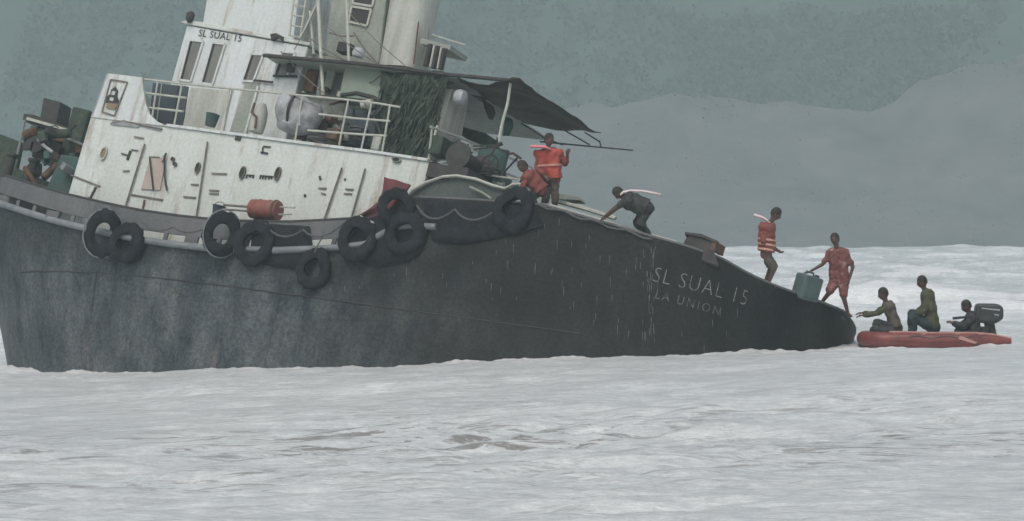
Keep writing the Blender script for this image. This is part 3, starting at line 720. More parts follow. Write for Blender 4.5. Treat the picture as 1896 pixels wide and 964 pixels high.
# aft rail across the after edge of the boat deck
def railX(name, xc, posts, rails, rp, rr, m='pipe'):
    e = empty(name); e.parent = tug
    for a, b in posts: MB().tube([plane(*a, 0, xc), plane(*b, 0, xc)], rp, 6).build('stanchion', m, e, smooth=True)
    for pts in rails: MB().tube([plane(*p, 0, xc) for p in pts], rr, 6).build('rail', m, e, smooth=True)
    return e
railX('after_railing', hx_aft+0.12, [((800, 238), (793, 300)), ((897, 270), (893, 318)), ((976, 306), (968, 345))], [[(797, 234), (860, 258), (930, 286), (985, 310)], [(790, 296), (835, 294)], [(800, 262), (890, 300), (960, 330)]], 0.026, 0.026)
# ---- wheelhouse
YW = -1.75
wpz = S(300, 236, YW).z
wpoly = sp_([(296, 236), (318, 147), (346, 46), (570, 86), (552, 150), (528, 266)], YW)
wpoly[0].z = wpoly[5].z = hp[4].z-0.1
wh = MB().prism(wpoly, (0, -2*YW, 0)).build('wheelhouse', 'white_clean', tug, bevel=0.03)
ep = sp_([(333, 40), (350, 36), (575, 78), (573, 84), (345, 44)], YW-0.05)
MB().prism(ep, (0, -2*YW+0.1, 0)).build('roof', 'white', wh, bevel=0.02)
up = sp_([(374, 47), (392, -60), (556, -35), (543, 73)], YW+0.25)
ub = MB().prism(up, (0, -2*YW-0.5, 0)).build('upper_bridge', 'white_clean', tug, bevel=0.03)
YG = YW-0.008
def window(pts, m='pane'):
    P = sp_(pts, YG); f = strip(P+[P[0]], 0.05, YG, 0.035).build('window', 'white_clean', tug)
    MB().prism(P, (0, -0.008, 0)).build('pane', m, f)
    # dark strip along the fore edge, laid in as the reveal's shade
    strip([P[0]+Vector((0.03, 0, 0)), P[3]+Vector((0.03, 0, 0))], 0.075, YG-0.009, 0.032).build('reveal_shade', 'mark', f)
window([(352, 74), (377, 77), (354, 151), (333, 148)]); window([(394, 79), (418, 82), (394, 157), (373, 154)])
window([(466, 100), (489, 101), (470, 151), (449, 150)]); window([(523, 96), (547, 98), (533, 141), (508, 140)])
d2 = MB().prism(sp_([(283, 153), (348, 160), (338, 232), (276, 226)], YW-0.04), (0, 0.05, 0)).build('recess_shade_slab', 'bluedark', tug)  # dark slab put in for the shaded recess at the wheelhouse front
strip([S(300, 155, YW-0.05), S(290, 227, YW-0.05)], 0.03, YW-0.05).build('slab_seam', 'moss', d2)
strip([S(330, 158, YW-0.05), S(320, 230, YW-0.05)], 0.02, YW-0.05).build('slab_seam', 'mark', d2)
for a, b in [((430, 165), (412, 245)), ((480, 160), (455, 250))]:
    strip([S(*a, YG), S(*b, YG)], 0.05, YG, 0.06).build('wall_rib', 'white', wh)
MB().prism(sp_([(455, 152), (480, 155), (455, 250), (425, 246)], YG), (0, -0.015, 0)).build('side_panel', 'moss', wh)
MB().prism(sp_([(354, 162), (425, 168), (408, 246), (338, 238)], YG), (0, -0.012, 0)).build('side_panel', 'stack', wh)
MB().tube([S(470, 148, YG-0.05), S(505, 152, YG-0.05)], 0.025, 6).build('window_rail', 'mark', wh, smooth=True)
MB().tube([S(506, 140, YG-0.06), S(550, 141, YG-0.06)], 0.03, 6).build('window_rail', 'mark', wh, smooth=True)
# name painted over the wheelhouse windows
chars, w = letters('SL SUAL 15', 0.23, 0.0, 1.05)
a, b = S(366, 66, YG-0.006), S(446, 77, YG-0.006); u_ = (b-a)/w; vv = (S(372, 42, YG-0.006)-S(366, 66, YG-0.006)); vv = vv/vv.length
for me, x0, _ in chars:
    for v in me.vertices: v.co = a+u_*(v.co.x+x0)+vv*v.co.y
    link_mesh('name_letter', me, 'mark', wh)
sl = MB().prism(sp_([(505, 66), (516, 64), (528, 70), (526, 78), (519, 72), (507, 76)], YG), (0, -0.12, 0)).build('deck_light', 'mark', wh)
ml = S(352, 32, YW-0.1)
lamp = MB().lathe([(0.04, -0.12), (0.09, -0.05), (0.10, 0.08), (0.05, 0.14)], 10, Matrix.Translation(ml)).build('mast_light', 'dark', wh, smooth=True)
# ---- boat-deck canopy: roof plate on posts with torn tarpaulin aft
zc = S(640, 117, -2.3).z
def Zp(px, py, z=None): return plane(px, py, 2, zc if z is None else z)
cx0, cx1 = S(492, 92, -2.3).x, S(838, 141, -2.3).x
roof = MB().box(((cx0+cx1)/2, 0, zc), (cx1-cx0, 4.6, 0.07)).build('canopy_roof', 'moss', tug)
MB().tube([Vector((cx0, -2.33, zc-0.03)), Vector(((cx0+cx1)/2, -2.33, zc+0.02)), Vector((cx1, -2.33, zc-0.01)), Vector((S(950, 149, -2.3).x, -2.3, S(950, 149, -2.3).z))], 0.045, 6).build('edge_pipe', 'dark', roof, smooth=True)
tp = [(800, 133), (834, 139), (868, 150), (905, 154), (930, 149), (948, 145), (962, 147), (985, 162), (1015, 180), (1050, 204), (1084, 227), (1113, 246), (1080, 240), (1050, 239), (1010, 233), (975, 229), (955, 222), (938, 213), (915, 200), (890, 184), (865, 172), (838, 165), (805, 158)]
bm = bmesh.new(); vs_ = [bm.verts.new(Zp(*p)) for p in tp]; fc = bm.faces.new(vs_)
bmesh.ops.triangulate(bm, faces=[fc])
for _ in range(3): bmesh.ops.subdivide_edges(bm, edges=[e for e in bm.edges if e.calc_length() > 0.28], cuts=1, use_grid_fill=True); bmesh.ops.triangulate(bm, faces=bm.faces)
for v in bm.verts: v.co.z += 0.10*mnoise.noise(v.co*1.3)+0.04*mnoise.noise(v.co*4)
bmesh.ops.recalc_face_normals(bm, faces=bm.faces)
tm = bpy.data.meshes.new('tarpaulin'); bm.to_mesh(tm); bm.free()
for p in tm.polygons: p.use_smooth = True
to = link_mesh('torn_tarpaulin', tm, 'tarp', tug); so = to.modifiers.new('thick', 'SOLIDIFY'); so.thickness = 0.015
# hanging shreds
def sheet(name, pts, depth, m, parent, n=7, amp=0.05):
    """a hanging cloth given by a left and a right edge (lists of local points)"""
    L, R = pts; rows = []
    for i in range(len(L)):
        r = []
        for k in range(n):
            u = k/(n-1); p = L[i].lerp(R[i], u); r.append(p+Vector((0, depth*sin(u*pi*3+i*0.6)+amp*mnoise.noise(p*2.5), 0)))
        rows.append(r)
    o = MB().grid(rows).build(name, m, parent, smooth=True); s = o.modifiers.new('t', 'SOLIDIFY'); s.thickness = 0.02; return o
sheet('tarpaulin_shred', ([S(893, 182, -0.9), S(897, 200, -0.9), S(905, 220, -0.9)], [S(915, 198, -0.9), S(918, 210, -0.9), S(913, 222, -0.9)]), 0.03, 'tarp', to)
sheet('tarpaulin_shred', ([S(935, 215, -0.8), S(934, 235, -0.8), S(932, 252, -0.8)], [S(950, 222, -0.8), S(952, 236, -0.8), S(946, 252, -0.8)]), 0.03, 'teal', to)
MB().tube([S(946, 150, -2.25), S(940, 190, -2.2), S(930, 228, -2.2), S(923, 262, -2.2)], 0.036, 6).build('canopy_post', 'pipe', tug, smooth=True)
for a, b, y in [((966, 228), (1008, 255), -0.3), ((1000, 262), (1172, 278), 0.9), ((1040, 238), (1092, 268), 0.8), ((1083, 245), (1110, 262), 1.2), ((1110, 260), (1113, 272), 1.0), ((1008, 255), (1042, 268), -0.1)]:
    MB().tube([S(*a, y), S(*b, y)], 0.018, 5).build('broken_batten', 'dark', to, smooth=True)
# dark net hanging under the canopy, after part
sheet('side_net', ([S(706, 132, -2.2), S(708, 175, -2.2), S(716, 230, -2.2), S(722, 288, -2.2)], [S(826, 142, -2.2), S(815, 180, -2.2), S(806, 240, -2.2), S(784, 298, -2.2)]), 0.05, 'darkgreen', tug, 22, 0.10)
rnd = random.Random(21); rag = MB()
for k in range(1300):
    u, v = rnd.random(), rnd.random()**0.9
    L_ = [(706, 132), (708, 175), (716, 230), (722, 288)]; R_ = [(828, 142), (818, 180), (808, 240), (786, 298)]
    f = v*2.999; i = int(f); f -= i
    lx, ly = L_[i][0]*(1-f)+L_[i+1][0]*f, L_[i][1]*(1-f)+L_[i+1][1]*f; rx, ry = R_[i][0]*(1-f)+R_[i+1][0]*f, R_[i][1]*(1-f)+R_[i+1][1]*f
    uu = u*1.06-0.03; p = S(lx*(1-uu)+rx*uu, ly*(1-uu)+ry*uu, -2.28-0.12*rnd.random())
    a_ = rnd.random()*6.28; w_, h_ = rnd.uniform(0.008, 0.035), rnd.uniform(0.06, 0.38)
    t1 = Vector((cos(a_), 0.5*sin(a_), 0.3*rnd.uniform(-1, 1)))*w_; t2 = Vector((0.3*rnd.uniform(-1, 1), rnd.uniform(-0.5, 0.2), -1))*h_
    rag.add([p-t1, p+t1, p+t1*0.7+t2*0.6, p+t2, p-t1*0.8+t2*0.5], [(0, 1, 2, 3, 4)])
ro_ = rag.build('net_rags', 'darkgreen', tug); ro_['kind'] = 'stuff'
# casing under the canopy
cas = MB().prism([S(545, 95, -1.45), S(700, 118, -1.45), S(690, 285, -1.45), S(515, 262, -1.45)], (0, 2.9, 0)).build('engine_casing', 'moss', tug)
MB().prism(sp_([(640, 122), (712, 131), (704, 186), (628, 178)], -2.0), (0, 0.08, 0)).build('green_panel', 'green', tug)
MB().tube([S(632, 176, -2.0), S(660, 172, -2.0), S(690, 180, -2.0), S(712, 190, -2.0)], 0.05, 6).build('hose', 'dark', tug, smooth=True)
MB().prism(sp_([(640, 195), (700, 200), (690, 270), (625, 265)], -1.9), (0, 0.3, 0)).build('deck_locker', 'bluedark', tug, bevel=0.03)
for a, b, y, r in [((560, 100), (545, 170), -1.6, 0.03), ((575, 105), (562, 172), -1.6, 0.05), ((612, 115), (600, 176), -1.6, 0.04), ((598, 108), (590, 180), -1.55, 0.06), ((650, 115), (632, 180), -1.9, 0.05)]:
    MB().tube([S(*a, y), S(*b, y)], r, 7).build('casing_pipe', 'pipe' if r < 0.045 else 'stack', cas, smooth=True)
# aft end of the deckhouse seen in the angle
MB().prism([plane(812, 250, 0, hx_aft-0.35), plane(838, 165, 0, hx_aft-0.35), plane(868, 180, 0, hx_aft-0.35), plane(852, 268, 0, hx_aft-0.35)], (-0.25, 0, 0)).build('after_locker', 'stack', tug)
c = plane(853, 180, 0, hx_aft-0.1); MB().lathe([(0.02, -0.14), (0.16, -0.1), (0.18, 0), (0.15, 0.1), (0.02, 0.14)], 14, Matrix.Translation(c) @ Matrix.Rotation(pi/2, 4, 'Y')).build('searchlight', 'bag', tug, smooth=True)
# ---- funnel casings, poles and ladder above the canopy
fn = MB().prism(sp_([(600, 108), (618, -60), (720, -50), (700, 122)], -1.0), (0, 1.1, 0)).build('stack_casing', 'moss', tug, bevel=0.05)
for q in ([(652, 12), (688, 18), (680, 48), (646, 40)], [(656, -25), (696, -18), (690, 12), (654, 6)]):
    w_ = MB().prism(sp_(q, -1.01), (0, -0.01, 0)).build('vent_opening', 'mark', tug)
    strip(sp_(q+[q[0]], -1.02), 0.05, -1.02, 0.03).build('vent_frame', 'pipe', w_)
f2 = MB()
fa, fb = S(740, 118, -1.1), S(765, -60, -1.1); f2p = []
prof = [(692, 118, 764, 122), (702, 60, 772, 64), (712, 0, 780, 4), (722, -60, 790, -56)]
rows = []
for (xa, ya, xb_, yb) in prof:
    A, B = S(xa, ya, -1.15), S(xb_, yb, -1.15); r = []; ln = (B-A)
    for k in range(25):
        t = 2*pi*k/24; cu_ = abs(cos(t))**0.6*(1 if cos(t) > 0 else -1); sv = abs(sin(t))**0.6*(1 if sin(t) > 0 else -1)
        r.append((A+B)/2+ln*0.5*cu_+Vector((0, 0.5+sv*0.5, 0)))
    rows.append(r)
f2.grid(rows); f2o = f2.build('funnel', 'stack', tug, smooth=True)
MB().tube([S(775, 40, -1.12), S(766, 118, -1.12)], 0.02, 6).build('funnel_edge', 'rust', f2o, smooth=True)
e = empty('louvre_vent'); e.parent = tug
for a, b in [((797, 82), (789, 122)), ((811, 86), (803, 126)), ((824, 90), (816, 128))]:
    MB().tube([S(*a, -1.3), S(*b, -1.3)], 0.075, 6).build('louvre', 'mark', e, smooth=True)
for a, b in [((804, 84), (796, 124)), ((817, 88), (810, 126))]:
    MB().tube([S(*a, -1.36), S(*b, -1.36)], 0.025, 6).build('louvre_bar', 'pipe', e, smooth=True)
MB().tube([S(800, 64, -0.6), S(830, 74, -0.6), S(862, 83, -0.6)], 0.022, 6).build('roof_handrail', 'pipe', tug, smooth=True)
MB().prism(sp_([(780, 70), (835, 84), (832, 92), (778, 80)], -1.2), (0, 0.8, 0)).build('vent_hood', 'moss', tug)
for a, b, y, r, m_ in [((587, -40), (598, 176), -2.1, 0.042, 'pipe'), ((641, -40), (646, 120), -2.0, 0.035, 'pipe'), ((604, -30), (556, 72), -1.9, 0.03, 'pipe'), ((574, 20), (581, 100), -1.8, 0.03, 'stack'), ((546, -20), (536, 66), -1.8, 0.025, 'pipe'), ((569, -20), (556, 70), -1.8, 0.025, 'pipe'), ((612, -40), (640, 118), -0.9, 0.05, 'stack')]:
    MB().tube([S(*a, y), S(*b, y)], r, 7).build('mast_pole', m_, tug, smooth=True)
for k, (a, b, ya, yb, r) in enumerate([((596, 40), (700, 120), -2.1, -2.2, 0.012), ((590, 5), (545, 92), -2.1, -2.2, 0.012), ((643, 20), (760, 130), -2.0, -2.2, 0.011), ((598, 100), (735, 130), -2.1, -2.3, 0.012), ((560, 60), (640, 112), -1.9, -2.2, 0.016), ((520, 95), (600, 172), -2.2, -2.2, 0.014), ((655, 60), (700, 118), -1.5, -1.5, 0.02), ((610, 60), (655, 66), -1.4, -1.4, 0.02)]):
    m0 = S(*a, ya).lerp(S(*b, yb), 0.5)-Vector((0, 0, 0.05)); MB().tube([S(*a, ya), m0, S(*b, yb)], r, 5).build('stay_wire', 'markgrey', tug, smooth=True)
for k, (px, py, y, sx_, sy_, sz_, m_) in enumerate([(600, 238, -1.9, 0.35, 0.3, 0.4, 'dark'), (575, 150, -1.62, 0.3, 0.1, 0.5, 'rust'), (612, 145, -1.62, 0.22, 0.1, 0.7, 'moss'), (540, 120, -1.9, 0.2, 0.1, 0.35, 'dark'), (620, 250, -2.3, 0.3, 0.3, 0.25, 'rust'), (640, 90, -1.5, 0.3, 0.3, 0.25, 'dark'), (560, 245, -2.0, 0.3, 0.2, 0.3, 'rust'), (700, 265, -2.3, 0.22, 0.2, 0.35, 'stack'), (830, 262, -1.2, 0.4, 0.3, 0.35, 'rust'), (850, 318, -2.2, 0.5, 0.3, 0.2, 'dark'), (925, 335, -1.6, 0.4, 0.4, 0.2, 'teal')]):
    MB().box(S(px, py, y), (sx_, sy_, sz_)).build('deck_box', m_, tug, bevel=0.03)
for (px, py, y, r) in [(585, 262, -2.4, 0.2), (660, 255, -2.1, 0.18), (900, 330, -1.9, 0.22)]:
    c = S(px, py, y); pts = [c+Vector((r*cos(t)*(1+0.05*sin(3*t)), r*sin(t), 0.012*t)) for t in np.linspace(0, 20, 80)]
    MB().tube(pts, 0.028, 5).build('rope_coil', 'rope', tug, smooth=True)
la = empty('ladder'); la.parent = tug
for k in range(5):
    py = -10+k*19; MB().tube([S(546-2.0*k, py, -1.8), S(569-2.4*k, py+3, -1.8)], 0.02, 5).build('rung', 'pipe', la, smooth=True)
c = S(664, 98, -1.9); MB().lathe([(0.02, -0.1), (0.12, -0.09), (0.15, 0.0), (0.12, 0.1), (0.02, 0.12)], 12, Matrix.Translation(c)).build('vent_cowl', 'bag', tug, smooth=True)
# ---- foredeck machinery
fw = empty('anchor_windlass'); fw.parent = tug
YF = -0.2
MB().prism(sp_([(80, 180), (112, 188), (104, 228), (73, 220)], YF), (0, 0.5, 0)).build('motor_box', 'dark', fw, bevel=0.03)
MB().prism(sp_([(44, 210), (62, 212), (128, 236), (126, 242), (96, 240), (42, 222)], YF-0.1), (0, 0.7, 0)).build('frame_beam', 'dark', fw)
MB().prism(sp_([(50, 216), (125, 238), (124, 242), (48, 221)], YF-0.16), (0, 0.05, 0)).build('frame_edge', 'pipe', fw)
MB().prism(sp_([(90, 236), (124, 245), (119, 264), (86, 256)], YF-0.12), (0, 0.5, 0)).build('gear_case', 'rust', fw, bevel=0.03)
cdr = S(88, 275, YF+0.2); MB().lathe([(0.25, -0.5), (0.25, -0.42), (0.13, -0.38), (0.13, 0.38), (0.25, 0.42), (0.25, 0.5)], 14, Matrix.Translation(cdr) @ Matrix.Rotation(pi/2, 4, 'X')).build('drum', 'dark', fw, smooth=True)
MB().tube([S(46, 222, YF-0.3), S(30, 298, YF-0.3)], 0.035, 6).build('frame_post', 'guard', fw, smooth=True)
MB().tube([S(70, 258, YF-0.3), S(84, 272, YF-0.3), S(98, 282, YF-0.3)], 0.04, 6).build('brake_lever', 'bag', fw, smooth=True)
MB().prism(sp_([(62, 240), (70, 232), (130, 255), (120, 300), (58, 290)], YF), (0, 0.8, 0)).build('bed_plate', 'dark', fw, bevel=0.03)
MB().prism(sp_([(134, 196), (166, 203), (120, 365), (88, 350), (116, 262)], -0.9), (0, 1.8, 0)).build('forward_casing', 'darkgreen', tug, bevel=0.05)
MB().prism(sp_([(112, 285), (146, 290), (124, 362), (84, 352)], -1.3), (0, 0.4, 0)).build('teal_locker', 'teal', tug, bevel=0.04)
MB().prism(sp_([(-60, 238), (0, 248), (40, 263), (30, 310), (110, 345), (80, 360), (-60, 330)], 0.3), (0, 0.12, 0)).build('bow_breastwork', 'darkgreen', tug)
for px, py in [(20, 300), (60, 310)]:
    c = S(px, py, -0.8); MB().lathe([(0.10, -0.5), (0.10, 0.1), (0.15, 0.14), (0.15, 0.2), (0.02, 0.22)], 12, Matrix.Translation(c)).build('bitt', 'dark', tug, smooth=True)
# ---- quarter fittings: tow arch, winch, hand wheel
YA = -3.2
arch = MB().tube([S(*p, YA) for p in [(745, 374), (764, 351), (790, 337), (820, 327), (845, 325), (880, 331), (912, 343), (935, 349), (950, 341), (970, 341), (985, 352), (995, 366)]], 0.035, 7).build('tow_arch', 'pipe', tug, smooth=True)
MB().prism(sp_([(752, 368), (768, 352), (800, 336), (845, 328), (880, 334), (915, 347), (940, 355), (935, 376), (840, 380), (760, 376)], YA+0.08), (0, 0.03, 0)).build('arch_plate', 'archdark', arch)
MB().tube([S(870, 346, YA-0.03), S(892, 356, YA-0.03), S(910, 368, YA-0.03)], 0.03, 6).build('arch_brace', 'green', arch, smooth=True)
wn = empty('towing_winch'); wn.parent = tug
c = plane(868, 300, 0, hx_aft+0.8)
MB().lathe([(0.30, -0.5), (0.30, -0.45), (0.17, -0.42), (0.17, 0.42), (0.30, 0.45), (0.30, 0.5)], 18, Matrix.Translation(c) @ Matrix.Rotation(pi/2, 4, 'X')).build('drum', 'dark', wn, smooth=True)
MB().box(c+Vector((-0.1, 0, -0.42)), (1.0, 1.2, 0.3)).build('bed', 'dark', wn)
MB().box(c+Vector((-0.55, -0.4, 0.15)), (0.3, 0.4, 0.42)).build('gear_box', 'darkgreen', wn, bevel=0.03)
MB().box(c+Vector((0.1, 0.75, 0.1)), (0.7, 0.12, 0.9)).build('side_frame', 'teal', wn)
hwc = plane(908, 302, 0, hx_aft+1.2)
hw = MB().lathe([(0.17, -0.015), (0.20, 0), (0.17, 0.015), (0.155, 0)], 20, Matrix.Translation(hwc) @ Matrix.Rotation(pi/2, 4, 'X') @ Matrix.Rotation(0.3, 4, 'Y'), closed=True).build('hand_wheel', 'mark', wn, smooth=True)
for k in range(3):
    a_ = k*pi/3; dv = Vector((cos(a_), 0, sin(a_)))*0.17; MB().tube([hwc-dv, hwc+dv], 0.012, 5).build('spoke', 'mark', wn)
for a, b, y, m_, r in [((838, 262), (915, 290), -1.2, 'green', 0.03), ((860, 318), (960, 332), -2.0, 'pipe', 0.022), ((790, 300), (830, 302), -2.3, 'pipe', 0.02), ((810, 232), (795, 285), -2.4, 'pipe', 0.03), ((840, 290), (905, 312), -1.8, 'pipe', 0.018)]:
    MB().tube([S(*a, y), S(*b, y)], r, 6).build('deck_pipe', m_, tug, smooth=True)
MB().prism(sp_([(842, 230), (900, 246), (905, 262), (872, 258), (845, 245)], -0.6), (0, 0.6, 0)).build('winch_cover', 'darkgreen', tug, bevel=0.04)
rnd = random.Random(33)
def clutter(n, xr, yr, yl, mats):
    for k in range(n):
        c = S(rnd.uniform(*xr), rnd.uniform(*yr), rnd.uniform(*yl)); m_ = rnd.choice(mats); q = rnd.random()
        if q < 0.45:
            d = Vector((rnd.gauss(0, 1), rnd.gauss(0, 0.6), rnd.gauss(0, 0.7))).normalized()*rnd.uniform(0.15, 0.45)
            MB().tube([c-d, c+Vector((rnd.gauss(0, 0.05), 0, rnd.gauss(0, 0.05))), c+d], rnd.uniform(0.012, 0.035), 6).build('gear_rod', m_, tug, smooth=True)
        elif q < 0.75:
            Rm = Matrix.Rotation(rnd.uniform(-0.5, 0.5), 3, 'Y') @ Matrix.Rotation(rnd.uniform(0, 3), 3, 'Z')
            MB().box(c, [rnd.uniform(0.08, 0.3) for _ in range(3)], Rm).build('gear_box', m_, tug, bevel=0.015)
        else:
            L = rnd.uniform(0.1, 0.3); r = rnd.uniform(0.05, 0.13)
            MB().lathe([(r*0.7, -L), (r, -L*0.9), (r, L*0.9), (r*0.7, L)], 10, Matrix.Translation(c) @ Matrix.Rotation(rnd.uniform(0, 3), 4, 'X') @ Matrix.Rotation(rnd.uniform(0, 3), 4, 'Y')).build('gear_drum', m_, tug, smooth=True)
clutter(34, (800, 955), (262, 345), (-2.4, -1.0), ['dark', 'dark', 'teal', 'rust', 'moss', 'darkgreen', 'pipe'])
clutter(22, (40, 155), (235, 340), (-1.6, -0.6), ['dark', 'dark', 'darkgreen', 'rust', 'teal', 'guard'])
clutter(22, (560, 700), (130, 265), (-2.1, -1.7), ['dark', 'moss', 'rust', 'pipe', 'stack', 'darkgreen'])
# rail sections on the quarter by the crew
MB().tube([S(1030, 372, -2.6), S(1090, 388, -2.75), S(1140, 404, -2.9)], 0.045, 6).build('quarter_rail', 'pipe', tug, smooth=True)
MB().prism(sp_([(1035, 358), (1072, 364), (1074, 370), (1034, 368)], -2.2), (0, 0.3, 0)).build('deck_chock', 'moss', tug)

# rubber matting hung over the plating behind the fenders
for q in ([(470, 414), (580, 420), (585, 478), (560, 500), (500, 492), (462, 486)], [(640, 430), (668, 412), (770, 372), (790, 440), (775, 480), (700, 495), (648, 480)], [(784, 372), (1000, 384), (1008, 420), (930, 440), (860, 452), (792, 446)]):
    mbx = MB(); n = 12; rows = []
    xs0 = min(p[0] for p in q); xs1 = max(p[0] for p in q)
    for k in range(n+1):
        px = xs0+(xs1-xs0)*k/n; ysx = []
        for (a, b) in zip(q, q[1:]+q[:1]):
            if (a[0]-px)*(b[0]-px) <= 0 and a[0] != b[0]: ysx.append(a[1]+(b[1]-a[1])*(px-a[0])/(b[0]-a[0]))
        y0, y1 = min(ysx), max(ysx)
        rows.append([hullS(px, y0+(y1-y0)*j/5+3*mnoise.noise(Vector((px*0.05, j, 0))), 0.05+0.03*mnoise.noise(Vector((px*0.03, j*0.8, 2))))[0] for j in range(6)])
    o = mbx.grid(rows).build('rubber_apron', 'rubber', tug, smooth=True); o.modifiers.new('t', 'SOLIDIFY').thickness = 0.03
# ------------------------------------------------------------------ tyre fenders (hang on the hull: things of their own)
def tyre_meshes(sd):
    prof = [(0.20, -0.085), (0.235, -0.105), (0.33, -0.115), (0.405, -0.095), (0.43, -0.05), (0.435, 0), (0.43, 0.05), (0.405, 0.095), (0.33, 0.115), (0.235, 0.105), (0.20, 0.085), (0.215, 0.05), (0.30, 0.085), (0.37, 0.07), (0.385, 0), (0.37, -0.07), (0.30, -0.085), (0.215, -0.05)]
    mb = MB(); n = 36
    o = 0
    for (r, z) in prof:
        for k in range(n):
            a = 2*pi*k/n; rr = r*(0.945 if (k % 3 == 0 and r > 0.40) else 1.0); mb.v.append(Vector((rr*cos(a), rr*sin(a), z)))
    for v in mb.v:
        an = atan2(v.y, v.x); v.y *= 1+0.10*sin(sd)+0.04*sin(2*an+sd); v.x *= 1-0.08*sin(sd); v.z += 0.05*sin(2*an+sd*1.7)+0.03*sin(3*an-sd)
        v += v.normalized()*0.018*mnoise.noise(v*6+Vector((sd, 0, 0)))
    m = len(prof)
    for i in range(m):
        j = (i+1) % m
        for k in range(n): mb.f.append((i*n+k, i*n+(k+1) % n, j*n+(k+1) % n, j*n+k))
    me = mb.mesh('tyre', True); me.materials.append(M['rubber']); return me
TY = [tyre_meshes(0.4+1.9*k) for k in range(5)]; NTY = [0]
rimm = MB().lathe([(0.435, 0.035), (0.452, 0.05), (0.435, 0.065), (0.425, 0.05)], 36, None, True).mesh('band', True); rimm.materials.append(M['guard'])
def tyre(px, py, label, size=1.0, tilt=0.0, turn=0.0, out=0.13, squash=1.0, rope=None, band=False):
    p, n = hullS(px, py, out)
    zax = n; xax = Vector((0, 0, 1)).cross(zax).normalized(); yax = zax.cross(xax)
    Rm = Matrix((xax, yax, zax)).transposed().to_4x4()
    e = empty('tyre_fender', MS @ Matrix.Translation(p) @ Rm @ Matrix.Rotation(turn, 4, 'Y') @ Matrix.Rotation(tilt, 4, 'X') @ Matrix.Diagonal((size*squash, size, size*0.8, 1)))
    tag(e, label, 'tyre', 'old tyres hung along the hull as fenders')
    NTY[0] += 1; t = bpy.data.objects.new('tyre', TY[NTY[0] % 5]); C.objects.link(t); t.parent = e
    if band:
        b = bpy.data.objects.new('pale_band', rimm); C.objects.link(b); b.parent = e  # pale ring round the tyre's outer edge
    if rope and rope >= 0.4:
        rope = 0.3; lo = [Vector((0.0, 0.30, 0.14)), Vector((0.02, 0.46, 0.10)), Vector((0.03, 0.46+rope*0.5, 0.0)), Vector((0.03, 0.46+rope, -0.08))]
        MB().tube(lo, 0.016, 6).build('rope', 'rope', e, smooth=True)
    return e
tyre(208, 440, 'tyre fender turned edge-on, leftmost on the hull, below the white house front', 1.25, 0.0, radians(50), 0.30, 0.8, 0.25, True)
tyre(243, 452, 'dark tyre hanging just right of the leftmost edge-on tyre', 1.12, 0.1, 0, 0.14, 1.0, 0.35)
tyre(424, 440, 'tyre fender turned edge-on below the black bucket', 1.2, 0.0, radians(48), 0.30, 0.8, 0.25, True)
tyre(478, 452, 'dark tyre hanging directly below the weathered red drum', 1.15, 0, 0.1, 0.15, 1.05, 0.35)
tyre(588, 500, 'lowest hanging tyre, near the middle of the hull side', 1.05, 0.1, 0.05, 0.15, 0.95, 0.6)
tyre(668, 447, 'dark tyre hanging at the foot of the maroon tarpaulin', 1.12, 0, 0.1, 0.16, 1.0, 0.3)
tyre(742, 390, 'upright tyre resting against the maroon tarpaulin on the bulwark step', 1.1, -0.1, radians(34), 0.22, 0.82, 0.15)
tyre(756, 436, 'tyre directly below the upright one by the maroon tarpaulin', 1.1, 0.1, 0.1, 0.16, 1.0, 0.3)
tyre(957, 390, 'tyre standing above the bulwark edge beside the crouching man', 1.15, 0, 0.0, 0.12, 1.0, 0.1)

# slack lines hung from fender to fender
def slack(label, pts, sag):
    P = [hullS(px, py, 0.2)[0] for px, py in pts]; out = []
    for a, b in zip(P, P[1:]):
        for k in range(8): u = k/8; out.append(a.lerp(b, u)-Vector((0, 0, sag*4*u*(1-u))))
    out.append(P[-1]); o0 = P[0].copy()
    o = MB().tube([p-o0 for p in out], 0.022, 6).build('fender_rope', 'rope', None, smooth=True); o.matrix_world = MS @ Matrix.Translation(o0)
    tag(o, label, 'rope', 'slack ropes between the tyre fenders')
slack('slack rope hanging between the two left groups of tyres', [(270, 410), (330, 425), (405, 418)], 0.16)
slack('slack rope hanging between the red drum and the maroon tarpaulin', [(500, 418), (570, 430), (645, 418)], 0.22)
slack('slack rope looping across the dark quarter below the arched rail', [(780, 385), (850, 392), (930, 390)], 0.25)
# ------------------------------------------------------------------ loose gear on the tug
def place(mb_parts, origin, name, label, cat, group=None):
    """things lying on the ship: empty at origin (ship coordinates), parts given in ship coordinates"""
    e = empty(name, MS @ Matrix.Translation(origin)); tag(e, label, cat, group)
    for nm, mb, m, sm, bev in mb_parts:
        mb.v = [p-origin for p in mb.v]; mb.build(nm, m, e, sm, bev)
    return e
YD = -3.35
a, b = S(466, 386, YD), S(516, 390, YD); ax = (b-a).normalized(); q = ax.to_track_quat('Z', 'Y').to_matrix().to_4x4(); L = (b-a).length
X = Matrix.Translation(a) @ q
drum = MB().lathe([(0.16, 0), (0.21, 0.01), (0.215, L*0.3), (0.23, L*0.32), (0.215, L*0.35), (0.215, L*0.65), (0.23, L*0.67), (0.215, L*0.7), (0.21, L), (0.16, L+0.01)], 18, X)
ring = MB().lathe([(0.225, L*0.86), (0.24, L*0.9), (0.225, L*0.95), (0.2, L*0.9)], 18, X, True)
pp = MB().tube([S(414, 379, YD), S(466, 383, YD)], 0.028, 6); pp.tube([S(412, 387, YD), S(466, 391, YD)], 0.022, 6)
pq = MB().tube([S(516, 383, YD), S(546, 384, YD)], 0.02, 6); pq.tube([S(516, 397, YD), S(540, 396, YD)], 0.02, 6)
legs = MB().prism(sp_([(470, 400), (512, 404), (508, 424), (466, 420)], YD), (0, 0.25, 0))
